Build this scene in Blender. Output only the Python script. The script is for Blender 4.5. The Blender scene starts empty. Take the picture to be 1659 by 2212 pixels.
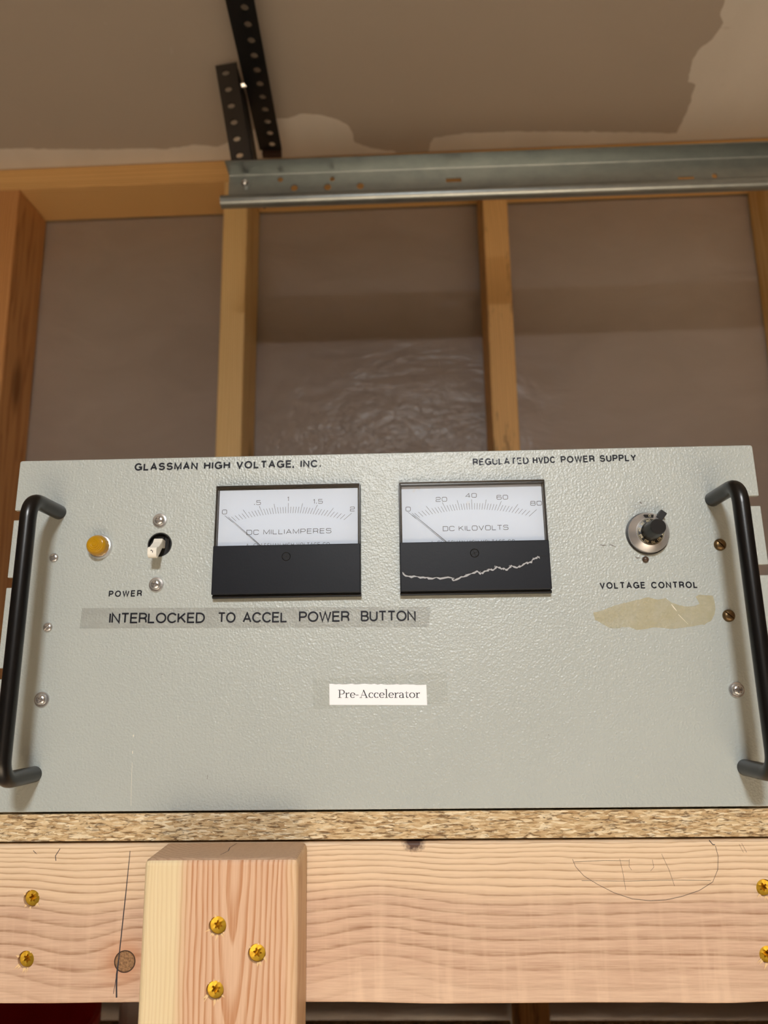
import bpy, bmesh, math, random
from mathutils import Vector, Matrix, noise as mnoise
random.seed(7)
SC = bpy.context.scene
COL = SC.collection
Z0 = 1.5                      # height of the shelf top above the floor
TILT = 0.0388                 # the power supply and its shelf lean back a little
WY, WPSI = 0.5746, -0.0119    # stud wall: distance and slight turn
ZC = 0.881                    # ceiling above the shelf top

# ------------------------------------------------------------------ camera
def cam_axes(p, y, r):
    cp, sp, cy, sy = math.cos(p), math.sin(p), math.cos(y), math.sin(y)
    f = Vector((-sy*cp, cy*cp, sp)); rt = Vector((cy, sy, 0)); up = rt.cross(f)
    return (rt*math.cos(r)+up*math.sin(r)), (up*math.cos(r)-rt*math.sin(r)), f
cam = bpy.data.cameras.new('camera')
cam.sensor_fit = 'VERTICAL'; cam.sensor_height = 36.0
cam.lens = 1581.77/2212*36.0
cam.clip_start = 0.02
camo = bpy.data.objects.new('camera', cam); COL.objects.link(camo)
_r, _u, _f = cam_axes(0.2011, 0.0293, -0.0138)
camo.matrix_world = Matrix(((_r.x, _u.x, -_f.x, 0.0151), (_r.y, _u.y, -_f.y, -0.4563),
                            (_r.z, _u.z, -_f.z, Z0+0.0861), (0, 0, 0, 1)))
cam.dof.use_dof = True; cam.dof.focus_distance = 0.44; cam.dof.aperture_fstop = 8.0
SC.camera = camo

# ------------------------------------------------------------------ light, world, exposure
wd = bpy.data.worlds.new('world'); SC.world = wd; wd.use_nodes = True
wd.node_tree.nodes['Background'].inputs[0].default_value = (1.0, 0.88, 0.77, 1)
wd.node_tree.nodes['Background'].inputs[1].default_value = 0.05
def area(name, loc, size, power, col, rot=(0, 0, 0)):
    l = bpy.data.lights.new(name, 'AREA'); l.shape = 'RECTANGLE'; l.size, l.size_y = size
    l.energy = power; l.color = col
    o = bpy.data.objects.new(name, l); COL.objects.link(o); o.location = loc; o.rotation_euler = rot
    return o
area('ceiling_lamp_light', (0.04, -1.36, Z0+0.845), (0.19, 0.21), 24.0, (0.965, 0.98, 0.98), (0.21, 0, 0))
_l2 = area('added_bounce_light', (0.3, -2.45, Z0+0.845), (0.25, 0.25), 85.0, (1.0, 0.87, 0.72)); _l2.data.spread = 1.2  # added lamp, narrow beam onto the floor so its bounce lifts ceiling and walls
SC.view_settings.view_transform = 'Standard'
SC.view_settings.look = 'None'
SC.view_settings.gamma = 1.0
SC.view_settings.use_curve_mapping = False
SC.view_settings.exposure = 0.0

# ------------------------------------------------------------------ node helpers
def s2l(c):
    return tuple(((v/255)/12.92 if v/255 <= 0.04045 else ((v/255+0.055)/1.055)**2.4) for v in c)
class NT:
    def __init__(s, name):
        s.m = bpy.data.materials.new(name); s.m.use_nodes = True
        s.t = s.m.node_tree; s.t.nodes.clear()
        s.out = s.t.nodes.new('ShaderNodeOutputMaterial')
    def new(s, typ, **kw):
        n = s.t.nodes.new(typ)
        for k, v in kw.items(): setattr(n, k, v)
        return n
    def set(s, sock, v):
        if hasattr(v, 'is_linked') or isinstance(v, bpy.types.NodeSocket): s.t.links.new(v, sock)
        elif isinstance(v, tuple) and len(v) == 3 and sock.type == 'RGBA': sock.default_value = (*v, 1)
        else: sock.default_value = v
    def math(s, op, a, b=None, c=None, clamp=False):
        n = s.new('ShaderNodeMath', operation=op, use_clamp=clamp)
        s.set(n.inputs[0], a)
        if b is not None: s.set(n.inputs[1], b)
        if c is not None: s.set(n.inputs[2], c)
        return n.outputs[0]
    def obj(s):
        return s.new('ShaderNodeTexCoord').outputs['Object']
    def xyz(s, v):
        n = s.new('ShaderNodeSeparateXYZ'); s.set(n.inputs[0], v); return n.outputs
    def scale(s, v, sc, loc=(0, 0, 0), rot=(0, 0, 0)):
        n = s.new('ShaderNodeMapping'); s.set(n.inputs['Vector'], v)
        n.inputs['Scale'].default_value = sc; n.inputs['Location'].default_value = loc; n.inputs['Rotation'].default_value = rot
        return n.outputs[0]
    def noise(s, v, sc, detail=3, rough=0.5, dist=0.0):
        n = s.new('ShaderNodeTexNoise'); s.set(n.inputs['Vector'], v)
        n.inputs['Scale'].default_value = sc; n.inputs['Detail'].default_value = detail
        n.inputs['Roughness'].default_value = rough; n.inputs['Distortion'].default_value = dist
        return n.outputs['Fac']
    def voro(s, v, sc, out='Distance', feature='F1'):
        n = s.new('ShaderNodeTexVoronoi', feature=feature); s.set(n.inputs['Vector'], v); n.inputs['Scale'].default_value = sc
        return n.outputs[out]
    def ramp(s, f, stops, interp='LINEAR'):
        n = s.new('ShaderNodeValToRGB'); s.set(n.inputs[0], f); cr = n.color_ramp; cr.interpolation = interp
        while len(cr.elements) < len(stops): cr.elements.new(0.5)
        for e, (p, c) in zip(cr.elements, stops):
            e.position = p; e.color = (*c, 1) if isinstance(c, tuple) else (c, c, c, 1)
        return n.outputs[0]
    def mix(s, f, a, b, blend='MIX'):
        n = s.new('ShaderNodeMix', data_type='RGBA', blend_type=blend)
        s.set(n.inputs[0], f); s.set(n.inputs[6], a); s.set(n.inputs[7], b); return n.outputs[2]
    def bump(s, h, strength, dist=0.001, normal=None):
        n = s.new('ShaderNodeBump'); n.inputs['Strength'].default_value = strength; n.inputs['Distance'].default_value = dist
        s.set(n.inputs['Height'], h)
        if normal is not None: s.set(n.inputs['Normal'], normal)
        return n.outputs[0]
    def bsdf(s, color, rough=0.5, metal=0.0, normal=None, spec=0.5, **kw):
        n = s.new('ShaderNodeBsdfPrincipled')
        s.set(n.inputs['Base Color'], color); s.set(n.inputs['Roughness'], rough); s.set(n.inputs['Metallic'], metal)
        n.inputs['Specular IOR Level'].default_value = spec
        if normal is not None: s.set(n.inputs['Normal'], normal)
        for k, v in kw.items(): s.set(n.inputs[k.replace('_', ' ')], v)
        return n.outputs[0]
    def shmix(s, f, a, b):
        n = s.new('ShaderNodeMixShader'); s.set(n.inputs[0], f); s.set(n.inputs[1], a); s.set(n.inputs[2], b); return n.outputs[0]
    def transparent(s, c=(1, 1, 1)):
        n = s.new('ShaderNodeBsdfTransparent'); s.set(n.inputs[0], c); return n.outputs[0]
    def glossy(s, rough, c=(1, 1, 1), normal=None):
        n = s.new('ShaderNodeBsdfGlossy'); s.set(n.inputs[0], c); n.inputs['Roughness'].default_value = rough
        if normal is not None: s.set(n.inputs['Normal'], normal)
        return n.outputs[0]
    def fresnel(s, ior, normal=None):
        n = s.new('ShaderNodeFresnel'); n.inputs[0].default_value = ior
        if normal is not None: s.set(n.inputs['Normal'], normal)
        return n.outputs[0]
    def done(s, sh):
        s.t.links.new(sh, s.out.inputs[0]); return s.m
    def gauss(s, x, c, w):     # exp(-((x-c)/w)^2)
        d = s.math('DIVIDE', s.math('SUBTRACT', x, c), w)
        return s.math('EXPONENT', s.math('MULTIPLY', s.math('MULTIPLY', d, d), -1.0))

def plain(name, rgb, rough=0.5, metal=0.0, spec=0.5, **kw):
    n = NT(name); return n.done(n.bsdf(s2l(rgb), rough, metal, None, spec, **kw))

# ------------------------------------------------------------------ materials
def mat_panel():
    n = NT('textured_grey_paint'); o = n.obj()
    a = n.noise(o, 820, 2, 0.55); b = n.voro(o, 640); c = n.noise(o, 14, 3)
    h = n.math('ADD', n.math('MULTIPLY', a, 0.7), n.math('MULTIPLY', b, 0.45))
    col = n.mix(c, s2l((171, 178, 175)), s2l((178, 185, 182)))
    spk = n.ramp(n.noise(o, 260, 2, 0.4), [(0.70, 0.0), (0.76, 1.0)])
    col = n.mix(n.math('MULTIPLY', spk, 0.35), col, s2l((186, 190, 182)))
    return n.done(n.bsdf(col, 0.34, 0, n.bump(h, 0.5, 0.0008), 0.7))
def mat_wood(name, axis, early, late, sap=None, freq=260.0, warp=0.004, rough=0.6, slope=0.02, seed=0.0, ctr=0.01, dirt=0.0):
    """pine: rings around a slightly tilted pith line running along the axis ('x' or 'z')"""
    n = NT(name); o = n.obj(); x, y, z = n.xyz(o)
    lon, lat = (z, x) if axis == 'z' else (x, z)
    sc = (28, 28, 1.6) if axis == 'z' else (1.6, 28, 28)
    w1 = n.noise(n.scale(o, sc, (seed, seed*1.7, seed*0.3)), 1.0, 3, 0.55)
    fine = n.noise(n.scale(o, tuple(v*(22 if v > 2 else 6) for v in sc)), 1.0, 2, 0.6)
    latw = n.math('ADD', lat, n.math('MULTIPLY', n.math('SUBTRACT', w1, 0.5), warp*6))
    d = n.math('SUBTRACT', latw, ctr)
    h = n.math('MULTIPLY', n.math('ADD', lon, seed*0.13), slope)
    yy = n.math('ADD', y, 0.012)
    r = n.math('SQRT', n.math('ADD', n.math('ADD', n.math('MULTIPLY', d, d), n.math('MULTIPLY', h, h)), n.math('MULTIPLY', yy, yy)))
    fr = n.math('FRACT', n.math('MULTIPLY', r, freq))
    line = n.ramp(fr, [(0.0, 0.15), (0.5, 0.0), (0.80, 0.75), (0.92, 1.0), (1.0, 0.15)])
    big = n.noise(n.scale(o, (6, 6, 2.5), (seed, 3, seed)), 1.0, 3)
    e = n.mix(big, early, sap if sap else tuple(min(1, v*1.12) for v in early))
    col = n.mix(n.math('MULTIPLY', line, 0.75), e, late)
    col = n.mix(n.math('MULTIPLY', fine, 0.22), col, tuple(v*1.25 for v in early))
    kd = n.voro(n.scale(o, (9, 9, 3.2) if axis == 'z' else (3.2, 9, 9), (seed*1.3, seed, seed*0.7)), 1.0)
    kn = n.ramp(kd, [(0.07, 1.0), (0.11, 0.55), (0.17, 0.0)])
    col = n.mix(n.math('MULTIPLY', kn, 0.65), col, tuple(v*0.45 for v in late))
    if dirt:
        dm = n.ramp(n.noise(n.scale(o, (40, 40, 9)), 1.0, 4, 0.7), [(0.55, 0.0), (0.68, 1.0)])
        col = n.mix(n.math('MULTIPLY', dm, dirt), col, s2l((70, 45, 25)))
    return n.done(n.bsdf(col, rough, 0, n.bump(n.math('ADD', fine, n.math('MULTIPLY', line, 0.3)), 0.15, 0.0006), 0.35))
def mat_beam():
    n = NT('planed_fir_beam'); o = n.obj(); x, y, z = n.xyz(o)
    zd = n.math('SUBTRACT', -0.0166, z)                        # metres below the top edge
    w = n.noise(n.scale(o, (9, 30, 34)), 1.0, 3, 0.5)
    w2 = n.noise(n.scale(o, (60, 60, 240)), 1.0, 2, 0.6)
    zd = n.math('ADD', zd, n.math('MULTIPLY', n.math('SUBTRACT', w, 0.5), 0.007))
    zd = n.math('ADD', zd, n.math('MULTIPLY', n.math('SUBTRACT', w2, 0.5), 0.0012))
    zd = n.math('ADD', zd, n.math('MULTIPLY', n.gauss(x, -0.004, 0.034), n.math('MULTIPLY', n.math('ADD', zd, 0.01), 0.12)))
    dip = n.gauss(x, -0.178, 0.030)
    zd = n.math('ADD', zd, n.math('MULTIPLY', dip, n.math('MULTIPLY', zd, -0.13)))
    # the rings bend round the round knot beside the post and the dark one at the top edge
    kx, kz = n.math('SUBTRACT', x, -0.1500), n.math('SUBTRACT', z, -0.0800)
    kr = n.math('SQRT', n.math('ADD', n.math('MULTIPLY', kx, kx), n.math('MULTIPLY', n.math('MULTIPLY', kz, kz), 1.1)))
    zd = n.math('ADD', zd, n.math('MULTIPLY', n.math('MULTIPLY', n.gauss(kr, 0.0, 0.016), kz), 0.55))
    ring = n.math('MULTIPLY', n.math('LOGARITHM', n.math('ADD', n.math('MULTIPLY', n.math('MAXIMUM', zd, 0.0), 46.0), 1.0), math.e), 10.5)
    fr = n.math('FRACT', ring)
    line = n.ramp(fr, [(0.0, 0.05), (0.35, 0.0), (0.72, 0.35), (0.90, 1.0), (0.97, 0.6), (1.0, 0.05)])
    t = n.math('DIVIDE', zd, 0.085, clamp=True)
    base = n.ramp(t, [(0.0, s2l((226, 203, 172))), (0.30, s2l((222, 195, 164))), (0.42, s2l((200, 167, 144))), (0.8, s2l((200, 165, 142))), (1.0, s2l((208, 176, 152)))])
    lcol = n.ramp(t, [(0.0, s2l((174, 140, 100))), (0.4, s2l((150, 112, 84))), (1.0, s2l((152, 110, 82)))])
    fib = n.noise(n.scale(o, (40, 300, 900)), 1.0, 3, 0.65)
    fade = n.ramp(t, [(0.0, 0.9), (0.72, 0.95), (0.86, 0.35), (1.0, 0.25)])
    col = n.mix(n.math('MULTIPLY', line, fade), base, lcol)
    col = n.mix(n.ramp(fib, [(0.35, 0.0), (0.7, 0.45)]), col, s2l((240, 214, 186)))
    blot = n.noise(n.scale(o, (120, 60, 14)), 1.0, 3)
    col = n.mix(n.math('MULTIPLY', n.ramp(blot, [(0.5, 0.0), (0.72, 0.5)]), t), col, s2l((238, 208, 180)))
    # knots
    halo = n.ramp(kr, [(0.0055, 1.0), (0.012, 0.35), (0.02, 0.0)])
    col = n.mix(n.math('MULTIPLY', halo, 0.6), col, s2l((190, 128, 88)))
    kin = n.ramp(n.math('DIVIDE', kr, 0.0062), [(0.90, 1.0), (0.97, 0.0)])
    krim = n.ramp(n.math('DIVIDE', kr, 0.0062), [(0.84, 0.0), (0.93, 1.0), (1.0, 1.0), (1.05, 0.0)])
    kcol = n.ramp(n.noise(o, 900, 4, 0.7), [(0.3, s2l((92, 66, 46))), (0.7, s2l((178, 138, 98)))])
    col = n.mix(kin, col, kcol); col = n.mix(krim, col, s2l((58, 38, 26)))
    tx, tz = n.math('SUBTRACT', x, 0.0165), n.math('ADD', z, 0.0166)
    tn = n.math('MULTIPLY', n.math('SUBTRACT', n.noise(o, 500, 3), 0.5), 0.006)
    tr = n.math('ADD', n.math('SQRT', n.math('ADD', n.math('MULTIPLY', tx, tx), n.math('MULTIPLY', n.math('MULTIPLY', tz, tz), 1.3))), tn)
    col = n.mix(n.ramp(tr, [(0.0045, 1.0), (0.0075, 0.0)]), col, s2l((84, 62, 52)))
    b = n.bump(n.math('ADD', n.math('MULTIPLY', fib, 0.6), n.math('MULTIPLY', line, -0.5)), 0.25, 0.0006)
    return n.done(n.bsdf(col, 0.5, 0, b, 0.35))
def mat_post():
    n = NT('fir_post_with_sapwood'); o = n.obj(); x, y, z = n.xyz(o)
    w = n.noise(n.scale(o, (40, 40, 9)), 1.0, 3, 0.5)
    xw = n.math('ADD', x, n.math('MULTIPLY', n.math('SUBTRACT', w, 0.5), 0.010))
    d = n.math('SUBTRACT', xw, -0.0795)
    h = n.math('MULTIPLY', n.math('ADD', z, 0.018), 0.10)
    r = n.math('SQRT', n.math('ADD', n.math('MULTIPLY', d, d), n.math('MULTIPLY', h, h)))
    ring = n.math('MULTIPLY', n.math('POWER', r, 1.35), 1050.0)
    fr = n.math('FRACT', n.math('ADD', ring, 0.35))
    line = n.ramp(fr, [(0.0, 0.0), (0.45, 0.0), (0.74, 0.8), (0.92, 1.0), (1.0, 0.0)])
    fib = n.noise(n.scale(o, (1100, 300, 30)), 1.0, 3, 0.65)
    sap = n.ramp(n.math('ADD', xw, 0.2), [(0.092, 1.0), (0.0945, 0.0)])   # the pale strip along one side
    hw = n.mix(n.math('MULTIPLY', line, 0.85), s2l((214, 176, 146)), s2l((178, 116, 68)))
    hw = n.mix(n.ramp(fib, [(0.4, 0.0), (0.75, 0.4)]), hw, s2l((236, 205, 174)))
    sw = n.mix(n.math('MULTIPLY', line, 0.35), s2l((230, 212, 174)), s2l((210, 182, 136)))
    sw = n.mix(n.ramp(fib, [(0.35, 0.0), (0.75, 0.4)]), sw, s2l((222, 196, 150)))
    edge = n.ramp(n.math('ADD', xw, 0.1), [(0.049, 0.0), (0.052, 0.6)])
    hw = n.mix(edge, hw, s2l((232, 206, 164)))
    side = n.mix(sap, hw, sw)
    nz = n.xyz(n.new('ShaderNodeNewGeometry').outputs['Normal'])
    endg = n.mix(n.noise(o, 700, 4, 0.7), s2l((172, 140, 114)), s2l((208, 176, 146)))
    er = n.math('FRACT', n.math('MULTIPLY', n.math('SQRT', n.math('ADD', n.math('MULTIPLY', d, d), n.math('POWER', n.math('ADD', y, -0.03), 2.0))), 330.0))
    endg = n.mix(n.math('MULTIPLY', n.ramp(er, [(0.5, 0.0), (0.9, 1.0), (1.0, 0.0)]), 0.4), endg, s2l((150, 112, 84)))
    col = n.mix(n.math('GREATER_THAN', nz[2], 0.6), side, endg)
    return n.done(n.bsdf(col, 0.52, 0, n.bump(n.math('ADD', fib, n.math('MULTIPLY', line, -0.4)), 0.22, 0.0005), 0.35))
def mat_particle():
    n = NT('particle_board'); o = n.obj()
    a = n.noise(n.scale(o, (150, 380, 760)), 1.0, 4, 0.62, 0.8)
    v = n.voro(n.scale(o, (240, 500, 1000)), 1.0, 'Color')
    vb = n.xyz(v)[0]
    chip = n.ramp(vb, [(0.0, s2l((180, 148, 106))), (0.35, s2l((206, 178, 136))), (0.7, s2l((220, 196, 156))), (1.0, s2l((240, 224, 192)))])
    gap = n.ramp(a, [(0.36, 1.0), (0.46, 0.0)])
    col = n.mix(n.math('MULTIPLY', gap, 0.8), chip, s2l((104, 72, 42)))
    hi = n.ramp(n.noise(n.scale(o, (180, 500, 1100), (3, 1, 2)), 1.0, 3, 0.6), [(0.6, 0.0), (0.7, 0.8)])
    col = n.mix(hi, col, s2l((248, 232, 198)))
    return n.done(n.bsdf(col, 0.75, 0, n.bump(n.math('SUBTRACT', a, n.math('MULTIPLY', gap, 0.4)), 0.7, 0.0015), 0.25))
def mat_galv():
    n = NT('galvanized_steel'); o = n.obj()
    a = n.noise(n.scale(o, (35, 60, 60)), 1.0, 4, 0.7); b = n.noise(n.scale(o, (500, 120, 30)), 1.0, 2)
    col = n.ramp(a, [(0.3, s2l((150, 157, 157))), (0.7, s2l((166, 172, 171)))])
    ro = n.math('ADD', n.math('MULTIPLY', b, 0.08), 0.30)
    return n.done(n.bsdf(col, ro, 0.9, n.bump(a, 0.015, 0.001)))
def mat_ceiling():
    n = NT('drywall_paper'); o = n.obj()
    a = n.noise(o, 3.5, 4); sp = n.ramp(n.noise(n.scale(o, (60, 25, 1)), 1.0, 2), [(0.74, 0.0), (0.77, 1.0)])
    col = n.mix(a, s2l((184, 173, 160)), s2l((192, 181, 168)))
    col = n.mix(n.math('MULTIPLY', sp, 0.25), col, s2l((212, 204, 196)))
    return n.done(n.bsdf(col, 0.8, 0, n.bump(n.noise(o, 250, 2), 0.08, 0.001), 0.3))
def mat_mud():
    n = NT('joint_compound'); o = n.obj()
    x, y, z = n.xyz(o)
    bands = n.noise(n.scale(o, (14, 3.0, 1), (0, 0, 0), (0, 0, 0.55)), 1.0, 3)
    col = n.mix(bands, s2l((222, 215, 205)), s2l((240, 234, 226)))
    sm = n.ramp(n.noise(n.scale(o, (26, 70, 1)), 1.0, 5, 0.7), [(0.66, 0.0), (0.72, 1.0)])
    col = n.mix(n.math('MULTIPLY', sm, 0.35), col, s2l((190, 178, 162)))
    return n.done(n.bsdf(col, 0.75, 0, n.bump(bands, 0.25, 0.004), 0.3))
def mat_sheet():
    n = NT('clear_plastic_sheeting'); o = n.obj()
    cr = n.noise(n.scale(o, (7, 1, 16), (0, 0, 0), (0, 0.45, 0)), 1.0, 4, 0.55, 0.8)
    fine = n.noise(n.scale(o, (30, 1, 45), (0, 0, 0), (0, 0.3, 0)), 1.0, 3, 0.6, 1.0)
    x, y, z = n.xyz(o)
    region = n.math('MULTIPLY', n.gauss(x, 0.0, 0.22), n.gauss(z, 0.30, 0.17))
    h = n.math('ADD', n.math('MULTIPLY', cr, 1.0), n.math('MULTIPLY', n.math('MULTIPLY', fine, region), 1.4))
    nb = n.bump(h, 0.5, 0.012)
    col = n.mix(cr, s2l((186, 172, 162)), s2l((208, 194, 185)))
    ps = n.bsdf(col, 0.30, 0, nb, 0.6)
    return n.done(n.shmix(0.62, n.transparent((0.95, 0.93, 0.9)), ps))
def mat_tape(name, fac, rgb, rough=0.35, bump=0.0):
    n = NT(name); o = n.obj()
    v = n.noise(n.scale(o, (45, 1, 60)), 1.0, 4, 0.65)
    f = n.math('MULTIPLY', n.ramp(v, [(0.3, 0.55), (0.7, 1.25)]), fac)
    nb = n.bump(n.noise(o, 700, 2), 0.3, 0.0006)
    return n.done(n.shmix(f, n.transparent(), n.bsdf(s2l(rgb), rough, 0, nb, 0.5)))
def mat_window():
    n = NT('clear_acrylic')
    f = n.math('ADD', n.math('MULTIPLY', n.fresnel(1.45), 0.9), 0.01)
    return n.done(n.shmix(f, n.transparent((0.97, 0.97, 0.96)), n.glossy(0.08)))
def mat_amber():
    n = NT('amber_jewel')
    a = n.bsdf(s2l((192, 144, 24)), 0.14, 0, None, 0.6, Transmission_Weight=0.12, Subsurface_Weight=0.0)
    return n.done(a)
def mat_ink(name, rgb, wear=0.0):
    n = NT(name); o = n.obj()
    b = n.bsdf(s2l(rgb), 0.5, 0, None, 0.3)
    if wear:
        f = n.ramp(n.noise(o, 420, 3, 0.6), [(wear-0.03, 0.0), (wear+0.03, 1.0)])
        b = n.shmix(f, n.transparent(), b)
    return n.done(b)
def mat_black_plastic():
    n = NT('black_meter_cover'); o = n.obj()
    sc = n.ramp(n.noise(n.scale(o, (30, 1, 420), (0, 0, 0), (0, -0.35, 0)), 1.0, 2), [(0.735, 0.0), (0.75, 0.6)])
    col = n.mix(n.noise(o, 40, 3), s2l((15, 18, 25)), s2l((22, 25, 33)))
    col = n.mix(sc, col, s2l((22, 22, 24)))
    return n.done(n.bsdf(col, 0.42, 0, n.bump(n.noise(o, 900, 2), 0.05, 0.0005), 0.22))
def mat_handle():
    n = NT('black_enamel'); o = n.obj()
    ch = n.ramp(n.noise(o, 190, 4, 0.6), [(0.735, 0.0), (0.75, 1.0)])
    col = n.mix(n.math('MULTIPLY', ch, 0.35), s2l((9, 9, 10)), s2l((110, 104, 98)))
    return n.done(n.bsdf(col, 0.30, 0, n.bump(n.noise(o, 1400, 2), 0.06, 0.0004), 0.5))
def mat_dial():
    n = NT('white_dial_card'); o = n.obj()
    st = n.ramp(n.noise(o, 95, 3, 0.6), [(0.70, 0.0), (0.80, 0.4)])
    return n.done(n.bsdf(n.mix(st, s2l((224, 234, 252)), s2l((222, 206, 186))), 0.55, 0, None, 0.3))
def mat_concrete():
    n = NT('concrete'); o = n.obj()
    return n.done(n.bsdf(n.mix(n.noise(o, 6, 5), s2l((216, 206, 190)), s2l((228, 218, 203))), 0.8))
M = dict(
    panel=mat_panel(), beam=mat_beam(), post=mat_post(), particle=mat_particle(), galv=mat_galv(),
    ceiling=mat_ceiling(), mud=mat_mud(), sheet=mat_sheet(), window=mat_window(), amber=mat_amber(), handle=mat_handle(),
    cover=mat_black_plastic(), dial=mat_dial(), concrete=mat_concrete(),
    stud_orange=mat_wood('pine_stud_orange', 'z', s2l((206, 152, 96)), s2l((160, 98, 50)), None, 300, 0.004, 0.6, 0.02, 1.3, -0.02),
    stud_yellow=mat_wood('pine_stud_yellow', 'z', s2l((234, 200, 138)), s2l((204, 156, 92)), s2l((238, 206, 150)), 300, 0.003, 0.6, 0.02, 2.1, -0.03),
    stud_brown=mat_wood('pine_stud_dark_streak', 'z', s2l((224, 180, 118)), s2l((178, 122, 66)), None, 340, 0.004, 0.6, 0.02, 4.4, 0.01, 0.6),
    plate=mat_wood('pine_plate', 'x', s2l((226, 184, 122)), s2l((184, 128, 68)), None, 330, 0.003, 0.6, 0.01, 3.2, 0.86),
    drywall=plain('grey_wallboard', (140, 122, 106), 0.85),
    room=plain('painted_wall', (112, 98, 84), 0.8),
    black=plain('black_paint', (14, 14, 15), 0.45), blackglossy=plain('black_phenolic', (20, 20, 22), 0.28),
    blackiron=plain('black_painted_angle', (46, 41, 37), 0.5, 0.0), dark=plain('dark_recess', (6, 6, 6), 0.7),
    chrome=plain('bright_steel', (214, 214, 214), 0.22, 0.85), satin=plain('satin_aluminium', (220, 221, 224), 0.28, 0.8),
    brass=plain('aged_brass', (122, 100, 70), 0.36, 0.9), zinc=plain('yellow_zinc', (218, 178, 58), 0.36, 0.8),
    white=plain('ivory_plastic', (238, 235, 224), 0.4), paper=plain('white_paper', (248, 250, 255), 0.7),
    ink=mat_ink('black_ink', (18, 20, 30)), inkworn=mat_ink('worn_black_ink', (34, 38, 52), 0.43), inkhalf=mat_ink('scuffed_black_ink', (22, 24, 36), 0.34),
    inkgrey=plain('grey_print', (30, 32, 38), 0.5), scale=plain('cream_print', (226, 214, 180), 0.5),
    tape=mat_tape('clear_label_tape', 0.11, (150, 145, 134)), sticky=mat_tape('clear_sticky_tape', 0.05, (190, 190, 176), 0.28),
    residue=mat_tape('yellowed_tape_glue', 0.26, (206, 194, 148), 0.6), crack=plain('cracked_edge', (166, 168, 172), 0.35),
    fibre=plain('torn_wood_fibre', (232, 200, 150), 0.7), pencil=plain('pencil_graphite', (62, 54, 52), 0.6), marker=plain('dark_pencil', (44, 44, 54), 0.6),
    chip=plain('bare_metal_scuff', (120, 116, 112), 0.5), scratch=plain('pale_scratch', (222, 218, 204), 0.5), brown=plain('brown_pin', (74, 58, 46), 0.35),
    red=plain('red_plastic', (216, 34, 24), 0.4), palegrey=plain('pale_grey_plastic', (240, 236, 238), 0.5), rust=plain('rusty_edge', (58, 36, 24), 0.7),
    chassis=plain('chassis_grey', (160, 158, 148), 0.5),
)

# ------------------------------------------------------------------ mesh helpers
def empty(name, loc=(0, 0, 0), rot=(0, 0, 0)):
    o = bpy.data.objects.new(name, None); COL.objects.link(o); o.location = loc; o.rotation_euler = rot
    o.empty_display_size = 0.05; return o
def obj(name, bm, mat, parent=None, loc=None, rot=None, smooth=False, auto=None):
    me = bpy.data.meshes.new(name); bm.normal_update(); bm.to_mesh(me); bm.free()
    if smooth:
        for p in me.polygons: p.use_smooth = True
    for m in (mat if isinstance(mat, (list, tuple)) else [mat]): me.materials.append(m)
    if smooth and auto: me.set_sharp_from_angle(angle=math.radians(auto))
    o = bpy.data.objects.new(name, me); COL.objects.link(o)
    if parent: o.parent = parent
    if loc: o.location = loc
    if rot: o.rotation_euler = rot
    return o
def tag(o, label, cat=None, group=None, kind=None):
    o['label'] = label
    if cat: o['category'] = cat
    if group: o['group'] = group
    if kind: o['kind'] = kind
    return o
def struct(o): o['kind'] = 'structure'; return o
def box(x0, x1, y0, y1, z0, z1, bev=0.0, seg=2, bm=None):
    b = bmesh.new()
    vs = [b.verts.new((x, y, z)) for x in (x0, x1) for y in (y0, y1) for z in (z0, z1)]
    for f in ((0, 1, 3, 2), (4, 6, 7, 5), (0, 4, 5, 1), (2, 3, 7, 6), (0, 2, 6, 4), (1, 5, 7, 3)):
        b.faces.new([vs[i] for i in f])
    if bev: bmesh.ops.bevel(b, geom=b.edges[:], offset=bev, segments=seg, profile=0.5, affect='EDGES')
    bmesh.ops.recalc_face_normals(b, faces=b.faces[:])
    if bm is not None:
        merge(bm, b); return bm
    return b
def merge(dst, src):
    me = bpy.data.meshes.new('tmp'); src.to_mesh(me); src.free(); dst.from_mesh(me); bpy.data.meshes.remove(me)
def prism(pts, d0, d1, bm=None):
    """outline in (x,z), from depth d0 to d1 in front of the plane (towards -y)"""
    b = bm or bmesh.new()
    A = [b.verts.new((x, -d0, z)) for x, z in pts]; B = [b.verts.new((x, -d1, z)) for x, z in pts]
    n = len(pts); fs = [b.faces.new(B), b.faces.new(A[::-1])]
    for i in range(n): fs.append(b.faces.new((A[i], A[(i+1) % n], B[(i+1) % n], B[i])))
    bmesh.ops.recalc_face_normals(b, faces=fs)
    return b
def lathe(prof, seg=48, bm=None, flute=None):
    """profile of (radius, height) turned about the -y axis at the origin"""
    b = bm or bmesh.new(); rings = []
    for k, (r, h) in enumerate(prof):
        if r < 1e-7: rings.append([b.verts.new((0, -h, 0))]); continue
        rg = []
        for i in range(seg):
            a = 2*math.pi*i/seg; rr = r*(1+flute(k, i) if flute else 1)
            rg.append(b.verts.new((rr*math.cos(a), -h, rr*math.sin(a))))
        rings.append(rg)
    for p, q in zip(rings, rings[1:]):
        if len(p) == 1 and len(q) == 1: continue
        for i in range(seg):
            j = (i+1) % seg
            if len(p) == 1: b.faces.new((p[0], q[i], q[j]))
            elif len(q) == 1: b.faces.new((p[i], p[j], q[0]))
            else: b.faces.new((p[i], p[j], q[j], q[i]))
    bmesh.ops.recalc_face_normals(b, faces=b.faces[:])
    return b
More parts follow.
